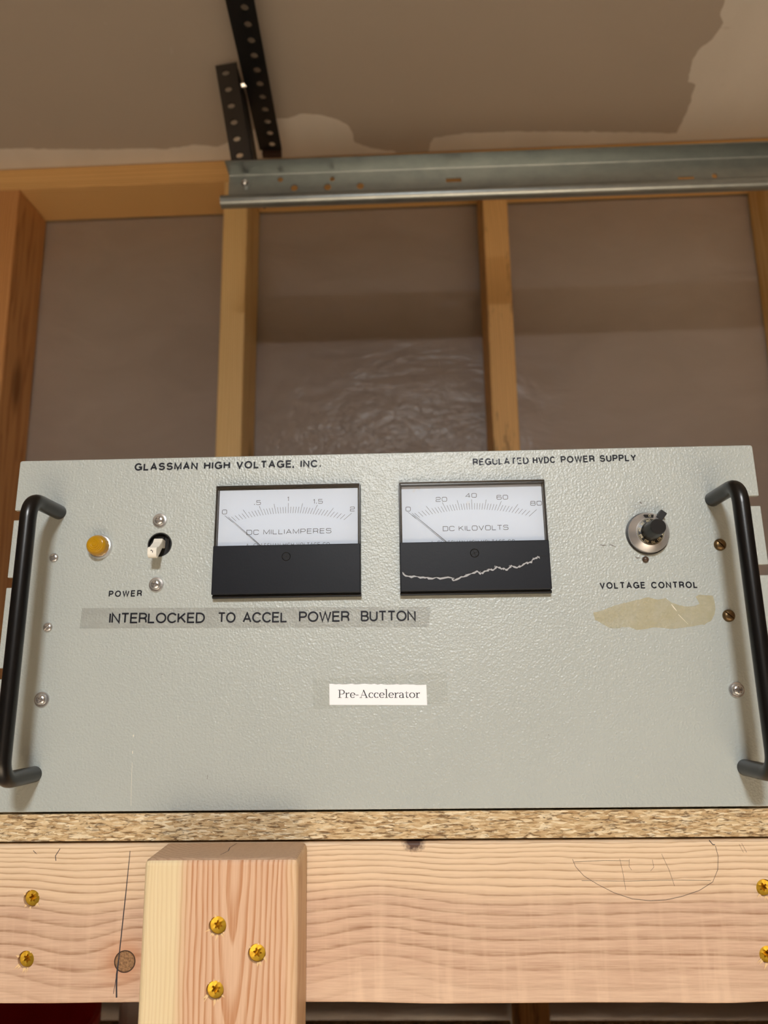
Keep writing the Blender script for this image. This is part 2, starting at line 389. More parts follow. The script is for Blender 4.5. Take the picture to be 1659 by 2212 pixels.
def tube(path, r, seg=20, caps=True):
    b = bmesh.new(); P = [Vector(p) for p in path]; rings = []
    up = None
    for i, p in enumerate(P):
        t = (P[min(i+1, len(P)-1)]-P[max(i-1, 0)]).normalized()
        if up is None: up = t.orthogonal().normalized()
        up = (up-t*up.dot(t)).normalized(); w = t.cross(up)
        rings.append([b.verts.new(p+(up*math.cos(2*math.pi*k/seg)+w*math.sin(2*math.pi*k/seg))*r) for k in range(seg)])
    for p, q in zip(rings, rings[1:]):
        for k in range(seg): b.faces.new((p[k], p[(k+1) % seg], q[(k+1) % seg], q[k]))
    if caps: b.faces.new(rings[0][::-1]); b.faces.new(rings[-1])
    bmesh.ops.recalc_face_normals(b, faces=b.faces[:]); return b
def ribbon(b, pts, w, d, closed=False):
    """flat stroke in the panel plane; w is one width or one per point"""
    ws = list(w) if isinstance(w, (list, tuple)) else [w]*len(pts)
    keep = [i for i in range(len(pts)) if i == 0 or math.hypot(pts[i][0]-pts[i-1][0], pts[i][1]-pts[i-1][1]) > 1e-9]
    pts = [pts[i] for i in keep]; ws = [ws[i] for i in keep]; n = len(pts)
    P = [Vector((x, z)) for x, z in pts]; L = []
    for i in range(n):
        if closed: a, c = P[(i-1) % n], P[(i+1) % n]
        else: a, c = (P[i-1] if i else None), (P[i+1] if i < n-1 else None)
        d1 = (P[i]-a).normalized() if a is not None and (P[i]-a).length > 0 else None
        d2 = (c-P[i]).normalized() if c is not None and (c-P[i]).length > 0 else None
        if d1 is None: d1 = d2
        if d2 is None: d2 = d1
        t = (d1+d2); t = t.normalized() if t.length > 1e-4 else d1
        nn = Vector((-t.y, t.x)); k = max(0.45, abs(nn.dot(Vector((-d1.y, d1.x)))))
        L.append((P[i]+nn*ws[i]/2/k, P[i]-nn*ws[i]/2/k))
    V = [(b.verts.new((p.x, -d, p.y)), b.verts.new((q.x, -d, q.y))) for p, q in L]
    for i in range(n if closed else n-1):
        j = (i+1) % n; b.faces.new((V[i][0], V[i][1], V[j][1], V[j][0]))
def mods(o, *ms):
    """apply boolean / bevel modifiers, leaving a plain mesh"""
    for typ, kw in ms:
        m = o.modifiers.new(typ, typ)
        for k, v in kw.items(): setattr(m, k, v)
    bpy.context.view_layer.update()
    dg = bpy.context.evaluated_depsgraph_get()
    me = bpy.data.meshes.new_from_object(o.evaluated_get(dg)); old = o.data
    o.modifiers.clear(); me.name = old.name; o.data = me; bpy.data.meshes.remove(old); return o
def cut(o, cutter_bm):
    """boolean difference with a cutter given in the object's own coordinates"""
    c = obj('cutter', cutter_bm, M['dark'])
    par = o.parent; mw = (o.location.copy(), o.rotation_euler.copy()); o.parent = None; o.location = (0, 0, 0); o.rotation_euler = (0, 0, 0)
    mods(o, ('BOOLEAN', dict(operation='DIFFERENCE', object=c, solver='EXACT')))
    o.parent = par; o.location, o.rotation_euler = mw
    bpy.data.objects.remove(c); return o
def rounded(path, rad, n=8):
    out = [Vector(path[0])]
    for i in range(1, len(path)-1):
        p, a, c = Vector(path[i]), Vector(path[i-1]), Vector(path[i+1])
        u, v = (a-p).normalized(), (c-p).normalized()
        for k in range(n+1):
            s = k/n; out.append((p+u*rad)*(1-s)**2+p*2*s*(1-s)+(p+v*rad)*s*s)
    out.append(Vector(path[-1])); return out

# ------------------------------------------------------------------ lettering
def arc(cx, cy, rx, ry, a0, a1, n=14):
    return [(cx+rx*math.cos(math.radians(a0+(a1-a0)*i/n)), cy+ry*math.sin(math.radians(a0+(a1-a0)*i/n))) for i in range(n+1)]
G = {   # plain grotesque capitals, one unit high: width, strokes
 'A': (.80, [[(0, 0), (.4, 1), (.8, 0)], [(.13, .33), (.67, .33)]]),
 'B': (.70, [[(0, 0), (0, 1), (.4, 1)]+arc(.4, .76, .26, .24, 90, -90)+[(0, .52)], [(.4, .52)]+arc(.4, .26, .30, .26, 90, -90)+[(0, 0)]]),
 'C': (.86, [arc(.46, .5, .46, .5, 36, 324, 26)]),
 'D': (.80, [[(0, 0), (0, 1), (.33, 1)]+arc(.33, .5, .47, .5, 90, -90, 18)+[(0, 0)]]),
 'E': (.68, [[(.67, 1), (0, 1), (0, 0), (.69, 0)], [(0, .53), (.62, .53)]]),
 'G': (.90, [arc(.46, .5, .46, .5, 38, 335, 26), [(.50, .46), (.90, .46), (.90, 0)]]),
 'H': (.74, [[(0, 0), (0, 1)], [(.74, 0), (.74, 1)], [(0, .53), (.74, .53)]]),
 'I': (.0, [[(0, 0), (0, 1)]]),
 'K': (.76, [[(0, 0), (0, 1)], [(.70, 1), (0, .34)], [(.26, .58), (.76, 0)]]),
 'L': (.60, [[(0, 1), (0, 0), (.60, 0)]]),
 'M': (.88, [[(0, 0), (0, 1), (.44, 0), (.88, 1), (.88, 0)]]),
 'N': (.74, [[(0, 0), (0, 1), (.74, 0), (.74, 1)]]),
 'O': (.94, [arc(.47, .5, .47, .5, 0, 360, 32)]),
 'P': (.68, [[(0, 0), (0, 1), (.38, 1)]+arc(.38, .73, .30, .27, 90, -90)+[(0, .46)]]),
 'R': (.72, [[(0, 0), (0, 1), (.40, 1)]+arc(.40, .74, .30, .26, 90, -90)+[(0, .48)], [(.40, .48), (.62, .40), (.68, .25), (.70, 0)]]),
 'S': (.74, [arc(.37, .745, .33, .255, 15, 262, 18)+arc(.37, .27, .36, .27, 80, -168, 18)]),
 'T': (.74, [[(0, 1), (.74, 1)], [(.37, 1), (.37, 0)]]),
 'U': (.72, [[(0, 1), (0, .33)]+arc(.36, .33, .36, .33, 180, 360, 16)+[(.72, 1)]]),
 'V': (.78, [[(0, 1), (.39, 0), (.78, 1)]]),
 'W': (1.12, [[(0, 1), (.27, 0), (.56, 1), (.85, 0), (1.12, 1)]]),
 'Y': (.76, [[(0, 1), (.38, .45), (.76, 1)], [(.38, .45), (.38, 0)]]),
 '.': (.16, [[(0, .03), (.16, .03)], [(0, .10), (.16, .10)]]), ',': (.16, [[(0, .03), (.16, .03)], [(0, .10), (.16, .10)], [(.12, .03), (.02, -.18)]]), ' ': (.30, []),
}
def rr(x0, y0, x1, y1, r):
    return arc(x1-r, y1-r, r, r, 0, 90, 5)+arc(x0+r, y1-r, r, r, 90, 180, 5)+arc(x0+r, y0+r, r, r, 180, 270, 5)+arc(x1-r, y0+r, r, r, 270, 360, 5)+[(x1, y1-r)]
Q = dict(G)   # squared wide face of the meter scales
Q.update({
 '0': (1.05, [rr(0, 0, 1.05, 1, .25)]), '1': (.28, [[(0, .80), (.28, 1), (.28, 0)]]),
 '2': (1.0, [[(.02, .72)]+arc(.2, .8, .18, .2, 180, 90, 4)+arc(.78, .78, .22, .22, 90, 0, 4)+[(1.0, .70)]+arc(.78, .68, .22, .18, 0, -80, 4)+arc(.2, .3, .2, .2, 90, 180, 4)+[(0, 0), (1.0, 0)]]),
 '3': (1.0, [[(.02, .8)]+arc(.2, .8, .18, .2, 180, 90, 3)+arc(.8, .78, .18, .22, 90, -90, 5)+[(.3, .54)], [(.78, .54)]+arc(.8, .26, .2, .26, 90, -90, 5)+arc(.2, .2, .2, .2, 270, 180, 3)]),
 '4': (1.0, [[(.76, 0), (.76, 1), (0, .30), (1.0, .30)]]),
 '5': (1.0, [[(.94, 1), (.06, 1), (.04, .56), (.75, .58)]+arc(.78, .36, .22, .22, 90, 0, 4)+arc(.78, .22, .22, .22, 0, -90, 4)+arc(.2, .2, .2, .2, 270, 180, 4)]),
 '6': (1.0, [[(.95, .80)]+arc(.76, .82, .18, .18, 0, 90, 4)+arc(.24, .76, .24, .24, 90, 180, 4)+arc(.24, .24, .24, .24, 180, 270, 4)+arc(.76, .24, .24, .24, 270, 360, 4)+arc(.76, .36, .24, .22, 0, 90, 4)+[(.2, .58), (.0, .46)]]),
 '7': (.9, [[(0, 1), (.9, 1), (.3, 0)]]),
 '8': (1.05, [rr(.05, .54, 1.0, 1, .2), rr(0, 0, 1.05, .54, .22)]),
 '9': (1.0, [[(1.0, .54), (.8, .42), (.24, .42)]+arc(.22, .7, .22, .28, 270, 90, 6)+arc(.78, .76, .22, .24, 90, 0, 4)+arc(.76, .24, .24, .24, 0, -90, 4)+[(.1, 0)]]),
 'C': (1.0, [[(1.0, .74)]+arc(.75, .75, .25, .25, 10, 90, 4)+arc(.25, .75, .25, .25, 90, 180, 4)+arc(.25, .25, .25, .25, 180, 270, 4)+arc(.75, .25, .25, .25, 270, 350, 4)]),
 'D': (1.05, [[(0, 0), (0, 1), (.75, 1)]+arc(.78, .73, .27, .27, 90, 0, 4)+arc(.78, .27, .27, .27, 0, -90, 4)+[(0, 0)]]),
 'O': (1.1, [rr(0, 0, 1.1, 1, .27)]), 'M': (1.15, [[(0, 0), (0, 1), (.575, .1), (1.15, 1), (1.15, 0)]]),
 'S': (1.0, [[(.97, .78)]+arc(.76, .80, .2, .2, 0, 90, 4)+arc(.22, .77, .22, .23, 90, 270, 6)+[(.78, .53)]+arc(.78, .265, .22, .265, 90, -90, 6)+arc(.2, .2, .2, .2, 270, 180, 4)]),
 'P': (.95, [[(0, 0), (0, 1), (.7, 1)]+arc(.7, .72, .25, .28, 90, -90, 8)+[(0, .44)]]),
 'R': (.98, [[(0, 0), (0, 1), (.7, 1)]+arc(.7, .73, .25, .27, 90, -90, 8)+[(0, .46)], [(.70, .46), (.88, .34), (.92, 0)]]),
 'E': (.88, [[(.88, 1), (0, 1), (0, 0), (.88, 0)], [(0, .52), (.84, .52)]]),
 'L': (.78, [[(0, 1), (0, 0), (.78, 0)]]), 'A': (1.05, [[(0, 0), (.525, 1), (1.05, 0)], [(.2, .33), (.85, .33)]]),
 'K': (.95, [[(0, 0), (0, 1)], [(.88, 1), (0, .42)], [(.34, .58), (.95, 0)]]), 'V': (1.05, [[(0, 1), (.525, 0), (1.05, 1)]]), 'T': (.95, [[(0, 1), (.95, 1)], [(.475, 1), (.475, 0)]]),
})
def line_width(s, F, gap):
    return sum(F[c][0]+gap for c in s)-gap
def text(b, s, x0, x1, z0, z1, cap, th, d, F=G, gap=.30):
    """set s so that its ink runs from x0 to x1, baseline z0 to z1, capitals 'cap' high"""
    gap += th*0.8; k = (x1-x0-th*cap)/line_width(s, F, gap); cx = 0.0
    for c in s:
        w, strokes = F[c]
        for st in strokes:
            pts = []
            for (px, pz) in st:
                X = x0+th*cap/2+(cx+px)*k
                pts.append((X, z0+(z1-z0)*(X-x0)/(x1-x0)+(th/2+pz*(1-th))*cap))
            closed = len(pts) > 3 and (Vector(pts[0])-Vector(pts[-1])).length < 1e-6
            ribbon(b, pts[:-1] if closed else pts, th*cap, d, closed)
        cx += w+gap
    return b
def vw(pts, a, c):     # thickness of a bowl: thick where it runs upright
    out = []
    for i in range(len(pts)):
        p, q = pts[max(0, i-1)], pts[min(len(pts)-1, i+1)]
        dx, dz = q[0]-p[0], q[1]-p[1]; l = math.hypot(dx, dz) or 1
        out.append(a+(c-a)*abs(dz/l)**1.5)
    return out
def serif_glyphs():
    T, t = .125, .05
    e = {}
    def v(p): return (p, vw(p, t, T))
    e['P'] = (.70, [([(.17, 0), (.17, 1)], T), ([(.0, .02), (.36, .02)], t), ([(.0, .98), (.42, .98)], t), v([(.17, .98)]+arc(.38, .72, .25, .26, 90, -90, 14)+[(.17, .46)])])
    e['r'] = (.50, [([(.15, 0), (.15, .62)], T), ([(0, .02), (.34, .02)], t), ([(0, .60), (.18, .63)], t), ([(.17, .38), (.24, .56), (.36, .62), (.45, .58)], [t, .06, .09, .13])])
    e['e'] = (.58, [([(.08, .36), (.50, .36)], t), v(arc(.29, .33, .225, .31, 6, 318, 22))])
    e['-'] = (.40, [([(.02, .36), (.30, .36)], .07)])
    e['A'] = (.90, [([(.13, 0), (.42, 1)], t), ([(.40, 1), (.74, 0)], T), ([(.24, .34), (.62, .34)], t), ([(0, .02), (.26, .02)], t), ([(.56, .02), (.88, .02)], t)])
    e['c'] = (.54, [v(arc(.29, .33, .23, .31, 48, 316, 20)), ([(.42, .55), (.46, .48)], .10)])
    e['l'] = (.36, [([(.17, 0), (.17, 1.08)], T), ([(.0, .02), (.34, .02)], t), ([(0, 1.05), (.2, 1.08)], t)])
    e['a'] = (.60, [([(.40, .46), (.40, .06), (.52, .02)], [T, T, t]), v(arc(.22, .44, .18, .20, 160, 0, 10)), v([(.40, .38), (.24, .36)]+arc(.20, .18, .15, .17, 100, 270, 10)+[(.30, .02), (.40, .12)])])
    e['t'] = (.42, [([(.16, .84), (.16, .12), (.22, .03), (.36, .06)], [t, T, .1, t]), ([(0, .62), (.36, .62)], t)])
    e['o'] = (.64, [v(arc(.31, .33, .25, .31, 0, 360, 24))])
    return e
def serif_text(b, s, x0, x1, z0, z1, cap, d):
    F = serif_glyphs(); k = (x1-x0)/(sum(F[c][0] for c in s)-.06); cx = 0
    for c in s:
        w, st = F[c]
        for pts, wd in st:
            pp = [(x0+(cx+px)*k, z0+(z1-z0)*(cx+px)*k/(x1-x0)+pz*cap) for px, pz in pts]
            ribbon(b, pp, [q*cap for q in wd] if isinstance(wd, list) else wd*cap, d)
        cx += w
    return b
# ------------------------------------------------------------------ the garage: ceiling, walls, floor
def wallobj(name, bm, mat, parent=None):   # built in wall coordinates: x along the studs, y behind their front faces
    return obj(name, bm, mat, parent, None if parent else (0, WY, Z0), None if parent else (0, 0, WPSI))
ceil = struct(wallobj('ceiling', box(-2.2, 2.2, -3.6, 0.14, ZC, ZC+0.013), M['ceiling']))
def jag(pts, amp, seed, step=0.006):
    out = []
    for i, (x, y) in enumerate(pts):
        x2, y2 = pts[(i+1) % len(pts)]; L = math.hypot(x2-x, y2-y); n = max(1, int(L/step)) if L < 0.25 else 1
        for k in range(n):
            s = k/n; px, py = x+(x2-x)*s, y+(y2-y)*s
            if 0 < k: px += amp*mnoise.noise((px*90, py*90, seed)); py += amp*mnoise.noise((px*90, py*90, seed+9))
            out.append((px, py))
    return out
mudA = [(-0.95, -0.05), (-0.615, -0.047), (-0.57, -0.046), (-0.528, -0.041), (-0.471, -0.038), (-0.428, -0.035), (-0.376, -0.034), (-0.348, -0.030),
        (-0.302, -0.038), (-0.267, -0.031), (-0.22, -0.055), (-0.169, -0.086), (-0.147, -0.085), (-0.128, -0.093), (-0.102, -0.090), (-0.072, -0.077),
        (-0.058, -0.064), (-0.053, -0.048), (-0.052, -0.028), (-0.027, -0.013), (0.012, -0.002), (0.012, -0.0005), (-0.95, -0.0005)]
mudB = [(0.064, -0.0005), (0.066, -0.018), (0.072, -0.031), (0.115, -0.037), (0.188, -0.037), (0.279, -0.031), (0.447, -0.018), (0.447, -0.043), (0.445, -0.079),
        (0.440, -0.116), (0.427, -0.122), (0.419, -0.161), (0.421, -0.176), (0.433, -0.194), (0.437, -0.219), (0.428, -0.231), (0.423, -0.262), (0.43, -0.33),
        (0.424, -0.42), (0.435, -0.55), (1.2, -0.55), (1.2, -0.0005)]
for i, pl in enumerate((mudA, mudB)):
    b = bmesh.new()
    pl = jag(pl, 0.0028, i*5.0)
    lo = [b.verts.new((x, y, ZC-0.0006)) for x, y in pl]; hi = [b.verts.new((x, y, ZC)) for x, y in pl]
    b.faces.new(lo); b.faces.new(hi[::-1])
    for k in range(len(pl)): b.faces.new((lo[k], hi[k], hi[(k+1) % len(pl)], lo[(k+1) % len(pl)]))
    bmesh.ops.recalc_face_normals(b, faces=b.faces[:])
    wallobj('joint_compound', b, M['mud'], ceil)
struct(wallobj('wall_back', box(-2.2, 2.2, 0.094, 0.107, -Z0, ZC), M['drywall']))
struct(obj('floor', box(-2.3, 2.3, -3.1, 0.75, -0.05, 0.0), M['concrete']))
struct(obj('wall_front', box(-2.25, 2.25, -3.1, -3.05, 0.0, Z0+ZC), M['room']))
struct(obj('wall_left', box(-2.25, -2.2, -3.1, 0.72, 0.0, Z0+ZC), M['room']))
struct(obj('wall_right', box(2.2, 2.25, -3.1, 0.72, 0.0, Z0+ZC), M['room']))

# the ceiling lamp behind the camera: its box rim is added to cut low light off the wall
lampbox = empty('unseen_ceiling_lamp', (0.04, -1.36, Z0+ZC))
tag(lampbox, 'ceiling lamp behind the viewpoint, in a white box with an added light-cutting rim', 'ceiling lamp')
obj('lamp_back', box(-0.22, 0.22, -0.22, 0.22, -0.012, -0.001), M['white'], lampbox)
for (xa, xb, ya, yb) in ((-0.22, 0.22, 0.20, 0.205), (-0.22, 0.22, -0.22, -0.215), (-0.22, -0.215, -0.215, 0.20), (0.215, 0.22, -0.215, 0.20)):
    obj('light_cutoff_rim', box(xa, xb, ya, yb, -0.064, -0.012), M['white'], lampbox)
far = empty('unseen_ceiling_lamp', (0.3, -2.45, Z0+ZC)); tag(far, 'added second lamp, out of view, lighting the floor for bounce fill', 'ceiling lamp')  # housing of the added bounce lamp, never in view
obj('lamp_back', box(-0.20, 0.20, -0.20, 0.20, -0.012, -0.001), M['white'], far)

# plastic sheeting stapled behind the studs
b = bmesh.new(); NX, NZ = 150, 170; gv = []
for j in range(NZ+1):
    for i in range(NX+1):
        u = -0.95+1.9*i/NX; z = -Z0+0.02+(ZC+Z0-0.06)*(j/NZ)
        p = Vector((u*math.cos(.5)+z*math.sin(.5), -u*math.sin(.5)+z*math.cos(.5), 0))
        h = mnoise.noise((p.x*3.0, p.y*9.0, 1.3))*0.0016+mnoise.noise((p.x*9, p.y*26.0, 4.3))*0.0007
        gv.append(b.verts.new((u, 0.0907+h, z)))
for j in range(NZ):
    for i in range(NX):
        a = j*(NX+1)+i; b.faces.new((gv[a], gv[a+1], gv[a+NX+2], gv[a+NX+1]))
tag(wallobj('plastic_sheet', b, M['sheet']), 'wrinkled translucent plastic sheeting stretched behind the bare wood studs', 'plastic sheet')
bpy.data.objects['plastic_sheet'].data.polygons.foreach_set('use_smooth', [True]*len(bpy.data.objects['plastic_sheet'].data.polygons))

SD = 0.089
def stud(name, x0, w, mat, label):
    o = wallobj(name, box(x0, x0+w, 0.0, SD, -Z0+0.002, ZC-0.0385, 0.0025), mat)
    return tag(o, label, 'wall stud', 'upright studs of the open wall')
stud('wall_stud', -0.640, 0.042, M['stud_orange'], 'orange-brown wood stud at the far left end of the wall, below the pale top plate')
stud('wall_stud', -0.2636, 0.0385, M['stud_yellow'], 'pale yellow wood stud standing behind the cut end of the steel track')
stud('wall_stud', 0.1456, 0.0385, M['stud_brown'], 'wood stud with a dark dirt streak, rising above the kilovolt meter')
stud('wall_stud', 0.596, 0.0385, M['stud_yellow'], 'wood stud at the right edge of the photo, only a sliver showing')
tag(wallobj('top_plate', box(-0.95, 0.95, 0.0, SD, ZC-0.038, ZC-0.0005, 0.002), M['plate']),
    'horizontal wood top plate across the stud tops, under the drywall ceiling', 'wood plate')

# ------------------------------------------------------------------ steel door track and its hangers
YT = 0.379
tr = empty('door_track', (0, 0, Z0), (0, 0, -0.004)); tag(tr, 'galvanized steel door track running level in front of the stud tops', 'door track')
x0, x1 = -0.2052, 1.10
b = bmesh.new()                      # folded section: top flange, web, then bottom flange
sec = [(YT-0.0253, 0.7079), (YT-0.0018, 0.7055), (YT, 0.7038), (YT, 0.6730), (YT-0.0030, 0.6680), (YT-0.0240, 0.6515)]
A = []
for k, (y, z) in enumerate(sec):
    A.append([b.verts.new((x0, y, z)), b.verts.new((x1, y, z))])
for p, q in zip(A, A[1:]): b.faces.new((p[0], p[1], q[1], q[0]))
bmesh.ops.recalc_face_normals(b, faces=b.faces[:])
bmesh.ops.solidify(b, geom=b.faces[:], thickness=0.0014)
web = obj('track_channel', b, M['galv'], tr)
def cyl_y(x, z, r, ya, yb, seg=20, sz=1.0, bm=None):
    b = bm or bmesh.new(); A = []; B = []
    for i in range(seg):
        a = 2*math.pi*i/seg
        A.append(b.verts.new((x+r*math.cos(a), ya, z+r*sz*math.sin(a)))); B.append(b.verts.new((x+r*math.cos(a), yb, z+r*sz*math.sin(a))))
    b.faces.new(A); b.faces.new(B[::-1])
    for i in range(seg): b.faces.new((A[i], B[i], B[(i+1) % seg], A[(i+1) % seg]))
    bmesh.ops.recalc_face_normals(b, faces=b.faces[:]); return b
cb = bmesh.new()
for (x, z, r) in ((-0.1386, 0.6962, .0035), (-0.1204, 0.6834, .0046), (-0.0716, 0.6944, .0032), (-0.0775, 0.6829, .0046), (-0.0354, 0.6829, .0046), (0.4117, 0.6794, .0035)):
    cyl_y(x, z, r, YT-0.01, YT+0.01, bm=cb)
box(0.0743, 0.0936, YT-0.01, YT+0.01, 0.6838, 0.6894, bm=cb); box(0.3657, 0.3864, YT-0.01, YT+0.01, 0.6748, 0.680, bm=cb)
cut(web, cb)
lip = tube([(x0-0.001, YT-0.0305, 0.6460), (x1, YT-0.0305, 0.6460)], 0.0078, 24)
obj('rolled_lip', lip, M['galv'], tr, smooth=True, auto=40)
b = lathe([(0.0, 0.006), (0.0036, 0.0055), (0.0048, 0.003), (0.005, 0.0)], 20)
bo = obj('carriage_bolt', b, M['chrome'], tr, loc=(-0.184, YT-0.002, 0.6915), smooth=True)
obj('bolt_washer', lathe([(0.0, 0.0012), (0.0075, 0.0012), (0.0075, 0)], 24), M['galv'], tr, loc=(-0.184, YT-0.0014, 0.6915))

def angle_iron(name, L, w, n, hole0, pitch, mat, t=0.0022, r=0.0042):
    """perforated angle in local coordinates: length along z, front flange facing -y, side flange along +y"""
    o = obj(name, box(0, w, 0, t, 0, L), mat)
    cb = bmesh.new()
    for k in range(n): cyl_y(w*0.42, hole0+k*pitch, r, -0.01, 0.01, 20, 0.78, cb)
    cut(o, cb); return o
# hanger that drops from the cross bar to the track
hg = empty('steel_hanger', (-0.1949, 0.3829, Z0+0.684)); hg.rotation_euler = (0.16, -0.155, 0)
tag(hg, 'short perforated dark steel angle hanging down to the end of the galvanized track', 'steel angle', 'punched steel angles above the track')
o = angle_iron('front_flange', 0.170, 0.0282, 7, 0.0247, 0.0223, M['blackiron'], 0.0024, 0.0048); o.parent = hg
o = obj('side_flange', box(0.0259, 0.0287, 0, 0.058, 0, 0.161), M['black'], hg)
# bar that runs out along the ceiling
bar = empty('steel_angle_bar', (0, 0, Z0))
tag(bar, 'long perforated black steel angle running out along under the ceiling', 'steel angle', 'punched steel angles above the track')
b = box(-0.1775, -0.1469, -0.22, 0.496, 0.8312, 0.8336)
fl = obj('bottom_flange', b, M['black'], bar)
cb = bmesh.new()
for k in range(-12, 11):
    y = 0.2548+k*0.02294; cx = -0.1596; A = []; B = []
    for i in range(18):
        a = 2*math.pi*i/18
        A.append(cb.verts.new((cx+.0046*math.cos(a), y+.0052*math.sin(a), 0.82))); B.append(cb.verts.new((cx+.0046*math.cos(a), y+.0052*math.sin(a), 0.85)))
    cb.faces.new(A); cb.faces.new(B[::-1])
    for i in range(18): cb.faces.new((A[i], B[i], B[(i+1) % 18], A[(i+1) % 18]))
bmesh.ops.recalc_face_normals(cb, faces=cb.faces[:])
cut(fl, cb)
obj('upright_flange', box(-0.1799, -0.1775, -0.22, 0.496, 0.8312, 0.868), M['black'], bar)
obj('sawn_end', box(-0.1765, -0.1478, 0.4963, 0.505, 0.8245, 0.8336, 0.001), M['rust'], bar)
bar.rotation_euler = (0, 0, 0.042); bar.location = (0.0106, 0.0069, Z0)
b = lathe([(0.0, 0.0065), (0.0032, 0.006), (0.0036, 0.0)], 6)
tag(obj('hanger_bolt', b, M['chrome'], hg, loc=(0.0287, 0.012, 0.146), rot=(0, 0, math.pi/2)), 'bright bolt holding the two angles together')

# ------------------------------------------------------------------ shelf, beam, post
shelf = obj('shelf_board', box(-0.80, 0.80, 0.0008, 0.640, -0.0155, -0.0006), M['particle'], loc=(0, 0, Z0), rot=(-TILT, 0, 0))
tag(shelf, 'particle board shelf with a raw chipped edge under the grey power supply', 'shelf')
cb = bmesh.new()
for u in (-0.640, -0.2636, 0.1456, 0.596): box(u-0.004, u+0.048, WY-0.016, 0.70, -0.03, 0.02, bm=cb)
cut(shelf, cb)
BT, BB = -0.0172, -0.1016
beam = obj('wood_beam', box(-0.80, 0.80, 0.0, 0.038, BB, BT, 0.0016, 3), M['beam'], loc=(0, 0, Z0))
tag(beam, 'planed wood beam with long grain lines running under the shelf edge', 'wood beam')
bd = beam.data   # gently waney lower edge
bmv = bmesh.new(); bmv.from_mesh(bd)
bmesh.ops.subdivide_edges(bmv, edges=[e for e in bmv.edges if abs(e.verts[0].co.x-e.verts[1].co.x) > 0.5], cuts=120)
for v in bmv.verts:
    if v.co.z < -0.095:
        w = mnoise.noise((v.co.x*14, 1.7, 0)); v.co.z += 0.0011*w+0.0009*math.exp(-((v.co.x-0.02)/0.03)**2)*-1.0
        if v.co.y < 0.005: v.co.z += max(0.0, mnoise.noise((v.co.x*22, 5.7, 3)))*0.0016
bmv.to_mesh(bd); bmv.free()
PX0, PX1 = -0.1286, -0.0456
post = obj('wood_post', box(PX0, PX1, -0.0380, -0.0002, -Z0, -0.0163, 0.0032, 4), M['post'], loc=(0, 0, Z0))
tag(post, 'upright wood post with a pale sapwood side and three yellow screws', 'wood post')
R1 = 0.0047
bscrews = [(-0.2069, -0.0466), (-0.2075, -0.0789), (0.2148, -0.0428), (0.2126, -0.0773)]
pscrews = [(-0.0879, -0.0492), (-0.0668, -0.0625), (-0.0883, -0.0799)]
cb = bmesh.new()
for x, z in bscrews: cyl_y(x, z, R1, -0.01, 0.0065, 28, bm=cb)
cut(beam, cb); cb = bmesh.new()
for x, z in pscrews: cyl_y(x, z, R1, -0.05, -0.0315, 28, bm=cb)
cut(post, cb)
def star_head():
    """countersunk head with a six-lobed socket"""
    b = bmesh.new(); n = 72; rim, top, st, fl = [], [], [], []
    for i in range(n):
        a = 2*math.pi*i/n; c, s = math.cos(a), math.sin(a); sr = 0.00185+0.00050*math.cos(6*a)
        rim.append(b.verts.new((c*0.0045, 0.0004, s*0.0045))); top.append(b.verts.new((c*0.0041, 0, s*0.0041)))
        st.append(b.verts.new((c*sr, 0.00025, s*sr))); fl.append(b.verts.new((c*sr*0.92, 0.0042, s*sr*0.92)))
    for i in range(n):
        j = (i+1) % n
        for p, q in ((rim, top), (top, st), (st, fl)): b.faces.new((p[i], p[j], q[j], q[i]))
    b.faces.new(fl); bmesh.ops.recalc_face_normals(b, faces=b.faces[:]); 
    for f in b.faces: f.normal_flip() if f.normal.y > 0.9 else None
    return b
def fibres(x, z, y, seed, n=9):
    rnd = random.Random(seed); b = bmesh.new()
    for k in range(n):
        a = rnd.uniform(-2.75, -0.4) if k < n-3 else rnd.uniform(0.3, 2.8); L = rnd.uniform(0.0012, 0.0034) if k < n-3 else rnd.uniform(0.001, 0.0018); w = rnd.uniform(0.0003, 0.0007)
        p = Vector((math.cos(a)*R1*0.93, 0, math.sin(a)*R1*0.93)); dr = Vector((math.cos(a+rnd.uniform(-.5, .5)), rnd.uniform(-0.45, -0.1), math.sin(a+rnd.uniform(-.5, .5))))
        t = Vector((-dr.z, 0, dr.x)).normalized()
        q = [b.verts.new(p+t*w+Vector((0, -.0002, 0))), b.verts.new(p-t*w+Vector((0, -.0002, 0))), b.verts.new(p+dr*L), b.verts.new(p+Vector((0, .0008, 0)))]
        for f in ((0, 1, 2), (0, 2, 3), (1, 3, 2)): b.faces.new([q[i] for i in f])
    bmesh.ops.recalc_face_normals(b, faces=b.faces[:]); return b
sproto = None
for par, lst, y0 in ((post, pscrews, -0.0380), (beam, bscrews, 0.0)):
    for i, (x, z) in enumerate(lst):
        if sproto is None: s = sproto = obj('wood_screw', star_head(), M['zinc'])
        else: s = sproto.copy(); COL.objects.link(s)
        s.parent = par; s.location = (x, y0+0.0015, z); s.rotation_euler = (0, random.uniform(0, 1), 0)
        s['label'] = 'yellow zinc star-drive screw head sunk in the wood'
        obj('torn_fibres', fibres(x, z, y0, i*7+len(lst)), M['fibre'], par, loc=(x, y0, z))
def strokes(name, par, mat, lines, d, w):
    b = bmesh.new()
    for pts in lines:
        ribbon(b, pts, w if not isinstance(pts[0], float) else w, d)
    return obj(name, b, mat, par)
